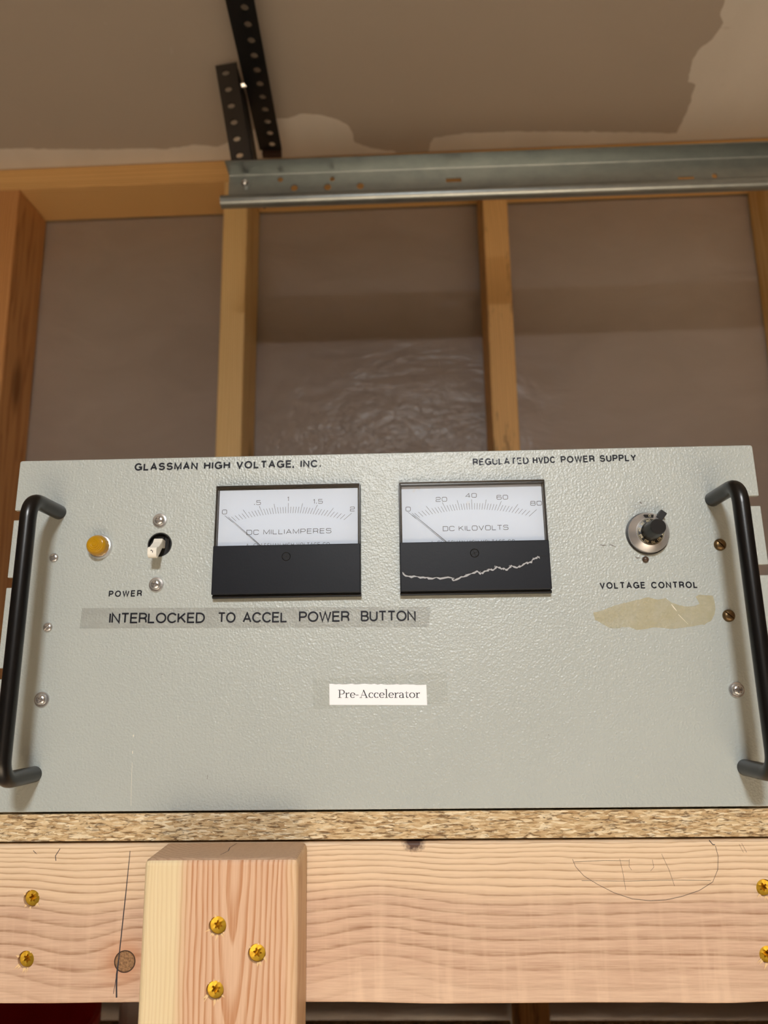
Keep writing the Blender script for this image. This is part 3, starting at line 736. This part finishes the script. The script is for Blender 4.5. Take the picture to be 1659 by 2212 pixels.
# pencil marks on the beam
pl = [(-0.1502, -0.0210), (-0.1512, -0.040), (-0.1524, -0.060), (-0.1535, -0.078), (-0.1542, -0.0868), (-0.1540, -0.0930), (-0.1536, -0.0985)]
b = bmesh.new(); ribbon(b, pl, [.0003, .0005, .0006, .0006, .0010, .0009, .0009], 0.00015); ribbon(b, [(-0.1545, -0.0885), (-0.1555, -0.0965)], 0.0003, 0.00015)
obj('pencil_line', b, M['marker'], beam)
arcpts = [(0.1075, -0.0270), (0.1090, -0.0310), (0.1135, -0.0360), (0.1210, -0.0405), (0.1300, -0.0450), (0.1400, -0.0482), (0.1500, -0.0492), (0.1590, -0.0488), (0.1680, -0.0470), (0.1780, -0.0440), (0.1860, -0.0395), (0.1895, -0.0330), (0.1905, -0.0260), (0.1895, -0.0205)]
b = bmesh.new(); ribbon(b, arcpts, 0.00022, 0.00012)
for p in ([(0.1345, -0.0270), (0.1358, -0.0350), (0.1366, -0.0435)], [(0.1585, -0.0245), (0.1620, -0.0330), (0.1643, -0.0415)],
          [(0.1080, -0.0285), (0.125, -0.0278), (0.140, -0.0280)], [(0.112, -0.0385), (0.138, -0.0388), (0.165, -0.0384), (0.185, -0.0388)],
          [(0.1400, -0.0272), (0.1395, -0.0310), (0.1408, -0.0330)], [(0.1530, -0.0275), (0.1535, -0.0315), (0.1515, -0.0335)],
          [(0.2030, -0.0195), (0.2050, -0.0240)], [(0.2045, -0.0190), (0.2068, -0.0240)]):
    ribbon(b, p, 0.00016, 0.00012)
obj('pencil_doodle', b, M['pencil'], beam)
b = bmesh.new(); ribbon(b, [(0.1862, -0.0172), (0.1880, -0.0196), (0.1893, -0.0197)], 0.0004, 0.00014)
ribbon(b, [(-0.208, -0.0205), (-0.2055, -0.0225), (-0.207, -0.0215)], 0.0003, 0.00014); ribbon(b, [(-0.192, -0.0195), (-0.1945, -0.0235), (-0.194, -0.0262)], 0.0004, 0.00014)
obj('bark_marks', b, M['marker'], beam)
# splits in the end grain on top of the post
b = bmesh.new()
crk = [(-0.0895, -0.030), (-0.0870, -0.022), (-0.0880, -0.014), (-0.0862, -0.004)]
for p, q in zip(crk, crk[1:]):
    w = 0.0002; b.faces.new([b.verts.new((p[0]-w, p[1], -0.01625)), b.verts.new((p[0]+w, p[1], -0.01625)), b.verts.new((q[0]+w, q[1], -0.01625)), b.verts.new((q[0]-w, q[1], -0.01625))])
obj('end_grain_split', b, M['marker'], post)

rail = obj('light_block_rail', box(-0.80, 0.80, 0.0, 0.038, -0.320, -0.133, 0.0016, 2), M['beam'], loc=(0, 0, Z0))  # added out of view to block light from the wall under the beam
tag(rail, 'added unseen wood rail below the planed beam, keeping the space behind it dark', 'wood beam')

# added lower shelf, set high to block light, holding red container and pale tub
low = obj('added_lower_shelf', box(-0.80, 0.80, 0.0, 0.640, -0.400, -0.385), M['particle'], loc=(0, 0, Z0))
tag(low, 'added particle board shelf carrying the red bucket, out of view, blocking light below the beam', 'shelf')
cb = bmesh.new()
for u in (-0.640, -0.2636, 0.1456, 0.596): box(u-0.004, u+0.048, WY-0.016, 0.70, -0.43, -0.35, bm=cb)
cut(low, cb)
bk = empty('red_bucket', (-0.366, 0.245, Z0-0.385)); tag(bk, 'red plastic bucket in the shadow under the beam, beside the wood post', 'bucket')
prof = [(0.0, 0.0), (0.088, 0.0), (0.092, 0.004), (0.097, 0.155), (0.1015, 0.157), (0.1015, 0.167), (0.0975, 0.167), (0.0955, 0.161), (0.089, 0.006), (0.0, 0.006)]
b = lathe([(r, h) for r, h in prof], 64); bmesh.ops.rotate(b, verts=b.verts[:], cent=(0, 0, 0), matrix=Matrix.Rotation(-math.pi/2, 3, 'X'))
obj('bucket_body', b, M['red'], bk, smooth=True, auto=40)
b = tube([(0.1025*math.cos(a), 0.1025*math.sin(a), 0.150-0.09*abs(math.sin(a))) for a in [math.pi+math.pi*k/24 for k in range(25)]], 0.0018, 8)
obj('wire_handle', b, M['galv'], bk, smooth=True)
tb = empty('pale_grey_tub', (-0.205, 0.43, Z0-0.385)); tag(tb, 'pale grey plastic tub standing between the red bucket and the post', 'tub')
b = box(-0.075, 0.075, -0.09, 0.09, 0.0, 0.150, 0.012, 3); obj('tub_body', b, M['palegrey'], tb)
obj('tub_lid', box(-0.081, 0.081, -0.096, 0.096, 0.150, 0.160, 0.004, 2), M['palegrey'], tb)

# ------------------------------------------------------------------ the high voltage power supply
PS = empty('power_supply', (0, 0, Z0), (-TILT, 0, 0))
tag(PS, 'grey rack power supply with two analog meters and black handles, on the shelf', 'power supply')
H, HW = 0.2207, 0.2413
zs = [0.1833, 0.1389, 0.0817, 0.0374]; nd, nh = 0.0105, 0.0033
def corner(cx, cz, r, a0): return [(cx+r*math.cos(math.radians(a0+90*k/5)), cz+r*math.sin(math.radians(a0+90*k/5))) for k in range(6)]
r = 0.0016
pts = corner(HW-r, 0.0008+r, r, 270)
for z in sorted(zs): pts += [(HW, z-nh), (HW-nd, z-nh), (HW-nd, z+nh), (HW, z+nh)]
pts += corner(HW-r, H-r, r, 0)+corner(-HW+r, H-r, r, 90)
for z in sorted(zs, reverse=True): pts += [(-HW, z+nh), (-HW+nd, z+nh), (-HW+nd, z-nh), (-HW, z-nh)]
pts += corner(-HW+r, 0.0008+r, r, 180)
panel = obj('front_panel', prism(pts, -0.0032, 0.0), M['panel'], PS)
cut(panel, cyl_y(-0.1437, 0.1620, 0.0078, -0.01, 0.01, 48))
mods(panel, ('BEVEL', dict(width=0.0005, segments=2, limit_method='ANGLE', angle_limit=math.radians(50))))
obj('chassis_case', box(-0.2145, 0.2145, 0.0075, 0.36, 0.0006, 0.2150, 0.002), M['chassis'], PS)
obj('chassis_flange', box(-0.2145, 0.2145, 0.0062, 0.0075, 0.004, 0.2100), M['chassis'], PS)

D0 = 0.00012
def lettering(name, s, mat, *a, **k): return obj(name, text(bmesh.new(), s, *a, **k), mat, PS)
lettering('maker_lettering', 'GLASSMAN HIGH VOLTAGE', M['ink'], -0.1636, -0.0588, 0.2121, 0.2119, 0.0053, 0.215, D0, gap=.26)
lettering('maker_lettering', ', INC.', M['inkhalf'], -0.0588, -0.0392, 0.2119, 0.2118, 0.0052, 0.21, D0, gap=.26)
lettering('title_lettering', 'REGULATED', M['inkworn'], 0.0600, 0.0965, 0.2108, 0.2110, 0.0047, 0.20, D0, gap=.26)
lettering('title_lettering', 'HVDC', M['inkhalf'], 0.0990, 0.1137, 0.2111, 0.2112, 0.0047, 0.20, D0, gap=.26)
lettering('title_lettering', 'POWER SUPPLY', M['ink'], 0.1172, 0.1660, 0.2112, 0.2114, 0.0047, 0.20, D0, gap=.26)
lettering('power_lettering', 'POWER', M['ink'], -0.1744, -0.1530, 0.1285, 0.1286, 0.0041, 0.20, D0, gap=.36)
lettering('control_lettering', 'VOLTAGE CONTROL', M['ink'], 0.1356, 0.1961, 0.1286, 0.1281, 0.0042, 0.20, D0, gap=.34)

# clear label strip with black lettering
tape = obj('tape_label', prism([(-0.1914, 0.1090), (-0.1907, 0.1218), (0.0298, 0.1191), (0.0284, 0.1066)], 0.00005, 0.00020), M['tape'], PS)
for wd_, xa, xb, za, zb in (('INTERLOCKED', -0.1728, -0.1119, 0.1119, 0.1112), ('TO', -0.1038, -0.0925, 0.1112, 0.1111), ('ACCEL', -0.0880, -0.0598, 0.1110, 0.1108),
                            ('POWER', -0.0526, -0.0208, 0.1109, 0.1107), ('BUTTON', -0.0138, 0.0205, 0.1107, 0.1104)):
    obj('tape_lettering', text(bmesh.new(), wd_, xa, xb, za, zb, 0.0066, 0.155, 0.00030, gap=.12), M['ink'], tape)
# paper label under clear tape
st = obj('sticky_tape', prism([(-0.0430, 0.0582), (-0.0435, 0.0762), (0.0386, 0.0791), (0.0388, 0.0606)], 0.00005, 0.00012), M['sticky'], PS)
pp = [(-0.0331, 0.0606), (-0.0333, 0.0731)]
pp += [(-0.0333+0.0593*k/30, 0.0731-0.0012*k/30+random.uniform(-.0003, .0003)) for k in range(1, 30)]+[(0.0260, 0.0719), (0.0262, 0.0597)]
pap = obj('paper_label', prism(pp, 0.00014, 0.00030), M['paper'], PS)
obj('paper_lettering', serif_text(bmesh.new(), 'Pre-Accelerator', -0.0279, 0.0219, 0.0647, 0.0641, 0.0047, 0.00038), M['ink'], pap)
# yellowed glue left by an old label
res = [(0.1305, 0.1142), (0.1361, 0.1154), (0.1423, 0.1175), (0.1499, 0.1199), (0.1595, 0.1215), (0.1646, 0.1230), (0.1675, 0.1222), (0.1704, 0.1214), (0.1755, 0.1223), (0.1787, 0.1195),
       (0.1844, 0.1176), (0.1918, 0.1170), (0.1959, 0.1182), (0.1939, 0.1227), (0.1955, 0.1237), (0.2044, 0.1233), (0.2052, 0.1195), (0.2047, 0.1136), (0.2016, 0.1077), (0.1974, 0.1053),
       (0.1854, 0.1040), (0.1755, 0.1034), (0.1658, 0.1043), (0.1558, 0.1029), (0.1511, 0.1050), (0.1471, 0.1048), (0.1401, 0.1042), (0.1354, 0.1067), (0.1311, 0.1093)]
obj('glue_residue', prism(jag(res, 0.0009, 3.0, 0.0012), 0.00004, 0.00009), M['residue'], PS)
def mark(name, mat, pts, w, d=None, par=None):
    b = bmesh.new(); ribbon(b, pts, w, D0 if d is None else d); return obj(name, b, M[mat], par or PS)
for pts, w in (([(0.1787, 0.1183), (0.1800, 0.1162), (0.1815, 0.1142)], [.0003, .0007, .0003]), ([(0.1823, 0.1120), (0.1846, 0.1093), (0.1875, 0.1060)], [.0004, .0003, .0001]),
               ([(-0.1526, 0.0445), (-0.1523, 0.0432)], 0.0006), ([(-0.1524, 0.0350), (-0.1523, 0.0335)], 0.0005), ([(-0.1522, 0.0285), (-0.1512, 0.0041)], 0.0002)):
    mark('paint_scratch', 'scratch', pts, w, 0.00015)
obj('bare_metal_chip', prism([(0.1653, 0.1839), (0.1657, 0.1830), (0.1667, 0.1828), (0.1668, 0.1834), (0.1659, 0.1842)], 0.00002, D0), M['chip'], PS)
for pts, w in (([(0.1379, 0.1566), (0.1400, 0.1561), (0.1420, 0.1563)], [.0002, .0007, .0002]), ([(0.1438, 0.1567), (0.1455, 0.1561), (0.1480, 0.1549)], [.0003, .0006, .0002]),
               ([(0.1592, 0.1487), (0.1605, 0.1476), (0.1622, 0.1478)], [.0003, .0008, .0003]), ([(0.0980, 0.0420), (0.0984, 0.0415)], 0.0003),
               ([(-0.1375, 0.0800), (-0.1368, 0.0802)], 0.0003), ([(-0.1060, 0.0210), (-0.1062, 0.0185)], 0.00025)):
    mark('bare_metal_chip', 'chip', pts, w)

# handles
def handle(s):
    x = s*0.2115; z0, z1 = 0.0222, 0.1848
    path = rounded([(x, 0.0004, z0), (x+s*0.0006, -0.0368, z0), (x+s*0.0006, -0.0368, z1), (x, 0.0004, z1)], 0.0125, 10)
    return obj('carry_handle', tube(path, 0.00475, 28), M['handle'], PS, smooth=True, auto=60)
hL = handle(-1); hR = handle(1)
for (z, L, w) in ((0.1135, 0.006, 0.0009), (0.118, 0.004, 0.0006), (0.137, 0.005, 0.0004), (0.150, 0.004, 0.0004)):
    mark('worn_paint', 'chip', [(-0.2163, z-L/2), (-0.2159, z), (-0.2161, z+L/2)], [.0002, w, .0002], 0.0389, hL)
mark('worn_paint', 'chip', [(-0.2132, 0.0283), (-0.2122, 0.0270), (-0.2112, 0.0276)], [.0006, .0016, .0006], 0.0416, hL)

# screws of the panel
def dome(r, h): return [(r, 0.0), (r, h*0.25), (r*0.93, h*0.55), (r*0.75, h*0.82), (r*0.45, h*0.96), (0.0, h)]
def drive_cut(o, r, h, kind, ang):
    cb = bmesh.new(); w = 0.00048 if kind == 'cross' else 0.00040; L = r*(0.62 if kind == 'cross' else 1.2)
    for a in ((0, math.pi/2) if kind == 'cross' else (0,)):
        bb = box(-L, L, -h*1.3, -h*0.35, -w, w)
        bmesh.ops.rotate(bb, verts=bb.verts[:], cent=(0, 0, 0), matrix=Matrix.Rotation(a+ang, 3, 'Y')); merge(cb, bb)
    if kind == 'cross':   # join the two bars into one clean cutter
        c2 = bmesh.new(); n = [(-L, -w), (-w, -w), (-w, -L), (w, -L), (w, -w), (L, -w), (L, w), (w, w), (w, L), (-w, L), (-w, w), (-L, w)]
        n = [(p[0]*math.cos(ang)-p[1]*math.sin(ang), p[0]*math.sin(ang)+p[1]*math.cos(ang)) for p in n]
        cb.free(); cb = prism(n, h*0.35, h*1.3, c2)
    cut(o, cb)
protos = {}
def panel_screw(x, z, r, h, kind, mat, washer=0.0, ang=0.6, label=None):
    key = (r, h, kind, mat, washer)
    base = 0.0012 if washer else 0.0
    if key not in protos:
        o = obj('panel_screw', lathe(dome(r, h), 40), M[mat], smooth=True, auto=50); drive_cut(o, r, h, kind, 0.0)
        o.data.set_sharp_from_angle(angle=math.radians(50)); protos[key] = o; w = None
        if washer:
            w = obj('washer', lathe([(washer, 0.0), (washer, 0.0007), (washer*0.95, 0.0010), (r*0.9, 0.0012)], 40), M[mat], o, smooth=True, auto=40); w.location = (0, base, 0)
    else:
        src = protos[key]; o = src.copy(); COL.objects.link(o); o.parent = None
        for ch in src.children:
            c = ch.copy(); COL.objects.link(c); c.parent = o
    o.parent = PS; o.location = (x, -base, z); o.rotation_euler = (0, ang, 0)
    if label: o['label'] = label
    return o
for x, z, a in ((-0.1443, 0.1778, 0.5), (-0.1441, 0.1360, 0.2)):
    panel_screw(x, z, 0.0034, 0.0022, 'cross', 'chrome', 0.0047, a)
panel_screw(-0.2110, 0.0659, 0.0034, 0.0022, 'cross', 'chrome', 0.0047, 0.3)
panel_screw(0.2119, 0.0665, 0.0034, 0.0022, 'cross', 'chrome', 0.0047, 0.1)
panel_screw(-0.2120, 0.1546, 0.0030, 0.0016, 'cross', 'chrome', 0.0, 0.4)
panel_screw(-0.2116, 0.1101, 0.0030, 0.0018, 'slot', 'chrome', 0.0, -0.9)
panel_screw(0.2127, 0.1552, 0.0038, 0.0024, 'slot', 'brass', 0.0, 0.85, 'brown brass slotted screw')
panel_screw(0.2127, 0.1108, 0.0038, 0.0024, 'slot', 'brass', 0.0, 0.75, 'brown brass slotted screw')

# amber indicator lamp
lamp = obj('indicator_lamp', lathe([(0.0080, 0.0), (0.0080, 0.0010), (0.0074, 0.0022), (0.0066, 0.0024), (0.0064, 0.0)], 48), M['satin'], PS, loc=(-0.1823, 0, 0.1612), smooth=True, auto=40)
pr = [(0.0062, 0.0), (0.0066, 0.0022), (0.0066, 0.0050), (0.0063, 0.0062)]
R = 0.0063
for k in range(1, 9):
    a = k/8; rr_ = R*math.cos(a*math.pi/2); hh = 0.0062+0.0042*math.sin(a*math.pi/2)
    pr += [(max(rr_+0.00022, 0.0), hh-0.00042), (max(rr_, 0.0), hh)] if k < 8 else [(0.0, hh)]
obj('amber_lens', lathe(pr, 64, flute=lambda k, i: (0.025 if (i % 4 < 2 and 1 <= k <= 2) else 0.0)), M['amber'], lamp, smooth=True, auto=28)

# power switch: black body behind a round hole, white lever
sw = obj('power_switch', lathe([(0.0078, -0.0050), (0.0078, -0.0002), (0.0072, -0.0002), (0.0072, -0.0032), (0.0, -0.0036)], 48), M['black'], PS, loc=(-0.1437, 0, 0.1620))
b = bmesh.new()
for (x0_, x1_, z0_, z1_) in ((-0.0062, -0.0042, -0.002, 0.003), (0.0042, 0.0058, -0.0045, 0.0045), (-0.006, -0.0035, -0.0055, -0.0035), (-0.0022, 0.0022, 0.0035, 0.0058)):
    box(x0_, x1_, 0.0018, 0.0030, z0_, z1_, 0.0003, 1, b)
obj('switch_body', b, M['blackglossy'], sw)
b = bmesh.new()   # bent lever: a side profile in depth/height, extruded across the width
side = [(-0.003, 0.0030), (0.0030, 0.0034), (0.0048, 0.0006), (0.0098, -0.0032), (0.0128, -0.0040), (0.0136, -0.0052), (0.0136, -0.0088), (0.0126, -0.0104), (0.0104, -0.0108), (0.0060, -0.0066), (0.0020, -0.0024), (-0.003, -0.0020)]
A = [b.verts.new((-0.0029, -d, z)) for d, z in side]; B = [b.verts.new((0.0029, -d, z)) for d, z in side]
b.faces.new(A); b.faces.new(B[::-1])
for i in range(len(side)): b.faces.new((A[i], B[i], B[(i+1) % len(side)], A[(i+1) % len(side)]))
bmesh.ops.recalc_face_normals(b, faces=b.faces[:])
bmesh.ops.bevel(b, geom=b.edges[:], offset=0.0005, segments=2, profile=0.5, affect='EDGES')
lev = obj('switch_lever', b, M['white'], sw)
b = bmesh.new()
ribbon(b, [(-0.0007, -0.0062), (0.0001, -0.0064)], 0.0006, 0.01368); ribbon(b, [(0.0005, -0.0064), (0.0006, -0.0078)], 0.0004, 0.01368)
obj('lever_print', b, M['ink'], lev)

# multi-turn voltage dial
kb = obj('voltage_dial', lathe([(0.0135, 0.0), (0.0135, 0.0010), (0.0128, 0.0012)], 64), M['black'], PS, loc=(0.1682, 0, 0.1632), smooth=True, auto=40)
obj('dial_skirt', lathe([(0.0128, 0.0010), (0.0128, 0.0038), (0.0124, 0.0042), (0.0088, 0.0066), (0.0085, 0.0066)], 72), M['satin'], kb, smooth=True, auto=30)
sr = obj('scale_ring', lathe([(0.0086, 0.0064), (0.0086, 0.0067), (0.0055, 0.0072)], 64), M['blackglossy'], kb)
b = bmesh.new()
for i in range(100):
    a = 2*math.pi*i/100; ra, rb = (0.0078 if i % 5 else 0.0075), 0.0085
    c, s = math.cos(a), math.sin(a)
    ribbon(b, [(ra*c, ra*s), (rb*c, rb*s)], 0.00013, 0.00686)
for k in range(10):
    a = math.radians(170+(k-4)*36); num = '%d0' % k if k else '0'
    g = bmesh.new(); w = line_width(num, Q, .3)*0.00125*0.85
    text(g, num, -w/2, w/2, -0.0006, -0.0006, 0.00125, 0.17, 0.0072, Q, .3)
    bmesh.ops.rotate(g, verts=g.verts[:], cent=(0, 0, 0), matrix=Matrix.Rotation(-(a-math.pi/2), 3, 'Y'))
    bmesh.ops.translate(g, verts=g.verts[:], vec=(0.0068*math.cos(a), 0, 0.0068*math.sin(a))); merge(b, g)
obj('scale_print', b, M['scale'], sr)
kn = obj('control_knob', lathe([(0.0060, 0.0068), (0.0058, 0.0085), (0.0050, 0.0206), (0.0046, 0.0214), (0.0, 0.0214)], 48, flute=lambda k, i: (-0.02 if i % 4 == 0 and 0 < k < 3 else 0)), M['blackglossy'], kb, smooth=True, auto=30)
b = box(-0.0022, 0.0022, -0.0060, -0.0012, 0.0105, 0.0165, 0.0004, 2)
bmesh.ops.rotate(b, verts=b.verts[:], cent=(0, 0, 0), matrix=Matrix.Rotation(math.radians(38), 3, 'Y'))
obj('locking_tab', b, M['black'], kb)
win = obj('turn_window', prism([(-0.0022, 0.0090), (0.0026, 0.0089), (0.0030, 0.0108), (-0.0030, 0.0109)], 0.0046, 0.0068), M['blackglossy'], kb)
obj('turn_digit', text(bmesh.new(), '0', -0.0003, 0.0011, 0.0093, 0.0093, 0.0013, 0.18, 0.0069, Q), M['scale'], win)
obj('stop_pin', lathe([(0.0020, 0.0), (0.0020, 0.0010), (0.0016, 0.0018), (0.0008, 0.0022), (0.0, 0.0023)], 24), M['brown'], PS, loc=(0.1654, 0, 0.1466), smooth=True)

# analog panel meters
def meter(xc, nums, title, tx0, tx1, foot, foot_d, label, rot, frame_mat):
    x0, x1, z0, z1, zm = xc-0.0463, xc+0.0463, 0.1268, 0.1984, 0.1590
    D = 0.0070; T = 0.0012
    m = obj('analog_meter', box(x0-0.0005, x1+0.0005, -0.0026, 0.0, z0-0.0006, z1+0.0006, 0.0004, 1), M['black'], PS)
    m['label'] = label
    dial = obj('dial_card', box(x0+0.0014, x1-0.0014, -0.0030, -0.0026, zm-0.004, z1-0.0020), M['dial'], m)
    b = bmesh.new()
    pv = 0.1446
    def y(x): return pv+0.0359-0.0052*(x/0.036)**2
    for i in range(41):
        th = math.radians(-49.5+99*i/40); x = 0
        for _ in range(30): x = (y(x)-pv)*math.tan(th)
        L = 0.0067 if i % 5 == 0 else 0.0042
        ex = 0.0
        px, pz = x, y(x); ux, uz = math.sin(th), math.cos(th)
        ribbon(b, [(xc+px, pz), (xc+px+ux*L, pz+uz*L)], 0.00021, 0.00305)
    for s, nx, nz in nums:
        w = line_width(s, Q, .3)*0.0030*1.02
        text(b, s, nx-w/2, nx+w/2, nz-0.00150, nz-0.00150, 0.0030, 0.10, 0.00305, Q, .3)
    text(b, title, tx0, tx1, 0.16665, 0.16680, 0.0032, 0.10, 0.00305, Q, .3)
    text(b, foot, tx0 if title[3] == 'M' else xc-0.0262, tx1 if title[3] == 'M' else xc+0.0272, 0.16065-0.0022-foot_d, 0.16065-0.0022-foot_d, 0.0025, 0.10, 0.00305, G, .3)
    obj('dial_print', b, M['inkgrey'], dial)
    b = bmesh.new(); a = math.radians(rot); pz = 0.1446
    p0 = (xc+math.sin(a)*0.0505, pz+math.cos(a)*0.0520); p1 = (xc+math.sin(a)*0.012, pz+math.cos(a)*0.012)
    dx, dz = p1[0]-p0[0], p1[1]-p0[1]; L = math.hypot(dx, dz); nx, nz = -dz/L*0.00016, dx/L*0.00016
    prism([(p0[0]-nx*.5, p0[1]-nz*.5), (p0[0]+nx*.5, p0[1]+nz*.5), (p1[0]+nx*1.4, p1[1]+nz*1.4), (p1[0]-nx*1.4, p1[1]-nz*1.4)], 0.0042, 0.0045, b)
    obj('meter_needle', b, M['black'], m)
    b = bmesh.new()    # clear front: a shallow acrylic box with a front pane and side walls
    box(x0, x1, -D, -D+T, zm, z1, bm=b)
    box(x0, x1, -D+T, -0.0026, z1-0.0011, z1, bm=b)
    box(x0, x0+0.0011, -D+T, -0.0026, zm, z1-0.0011, bm=b); box(x1-0.0011, x1, -D+T, -0.0026, zm, z1-0.0011, bm=b)
    obj('clear_window', b, M['window'], m)
    b = bmesh.new()
    fx0 = x0-0.0003; fx1 = x1+0.0003
    if frame_mat: box(x0+0.0009, x1-0.0009, -0.0068, -0.0026, z1-0.0018, z1-0.0011, bm=b)
    box(fx0, x0+0.0001, -0.0058, -0.0026, zm, z1, bm=b); box(x1-0.0001, fx1, -0.0062, -0.0026, zm, z1, bm=b)
    box(x0, x1, -0.0050, -0.0026, z1-0.0002, z1+0.0004, bm=b)
    obj('window_edge', b, M['blackglossy'], m)
    cv = obj('black_cover', box(x0-0.0004, x1+0.0004, -D-0.0002, -0.0022, z0+0.0012, zm, 0.0005, 2), M['cover'], m)
    obj('cover_base', box(x0-0.0006, x1+0.0008, -0.0040, -0.0022, z0-0.0008, z0+0.0012, 0.0003, 1), M['black'], m)
    zx, zz = xc, 0.1514
    b = bmesh.new(); lathe([(0.0028, D+0.0003), (0.0026, D+0.0005), (0.0024, D+0.0003)], 40, b); 
    s = obj('zero_screw', b, M['black'], m, loc=(zx, 0, zz))
    b = bmesh.new(); a = 0.15 if title[3] == 'M' else 0.45
    for t in (a, a+math.pi/2): ribbon(b, [(-0.0023*math.cos(t), -0.0023*math.sin(t)), (0.0023*math.cos(t), 0.0023*math.sin(t))], 0.0006, D+0.00028)
    ribbon(b, arc(0, 0, .0024, .0024, 0, 350, 30), 0.0003, D+0.00026, True)
    obj('screw_slot', b, M['dark'], s)
    return m, cv
XC1, XC2 = -0.0602, 0.0580
m1, c1 = meter(XC1, [('0', -0.1015, 0.1821), ('.5', -0.0803, 0.1879), ('1', -0.0604, 0.1899), ('1.5', -0.0410, 0.1879), ('2', -0.0187, 0.1824)],
               'DC MILLIAMPERES', -0.0868, -0.0322, 'A  GLASSMAN HIGH VOLTAGE CO.', 0.0, 'milliampere meter', -49.5, False)
m2, c2 = meter(XC2, [('0', 0.0171, 0.1816), ('20', 0.0386, 0.1876), ('40', 0.0577, 0.1898), ('60', 0.0776, 0.1882), ('80', 0.0989, 0.1838)],
               'DC KILOVOLTS', 0.0390, 0.0805, 'I  GLASSMAN HIGH VOLTAGE CO.', 0.0004, 'kilovolt meter with a cracked cover', -49.5, True)
crack = [(0.0128, 0.1400), (0.0148, 0.1377), (0.0200, 0.1372), (0.0256, 0.1366), (0.0290, 0.1359), (0.0360, 0.1361), (0.0436, 0.1363), (0.0446, 0.1341), (0.0491, 0.1362), (0.0540, 0.1379), (0.0589, 0.1396),
         (0.0607, 0.1389), (0.0623, 0.1385), (0.0650, 0.1402), (0.0673, 0.1412), (0.0690, 0.1408), (0.0715, 0.1428), (0.0735, 0.1416), (0.0756, 0.1412), (0.0770, 0.1402), (0.0790, 0.1418), (0.0812, 0.1430), (0.0839, 0.1419), (0.0862, 0.1428), (0.0881, 0.1440), (0.0905, 0.1444),
         (0.0923, 0.1449), (0.0940, 0.1465), (0.0952, 0.1473), (0.0970, 0.1484), (0.0988, 0.1485)]
pts = []
for i, (x, z) in enumerate(crack[:-1]):
    for k in range(3):
        s = k/3; pts.append((x+(crack[i+1][0]-x)*s, z+(crack[i+1][1]-z)*s+random.uniform(-.0005, .0005)))
ws = [0.0003+0.0016*abs(math.sin(i*0.9))*(0.7+0.3*math.sin(i*2.7)) for i in range(len(pts))]
b = bmesh.new(); ribbon(b, pts, ws, 0.00726); obj('crack_line', b, M['crack'], c2)
b = bmesh.new(); ribbon(b, [(x, z+0.0007) for x, z in pts]+[(0.0988, 0.1489), (0.1042, 0.1487)], 0.0003, 0.00730); obj('crack_gap', b, M['dark'], c2)
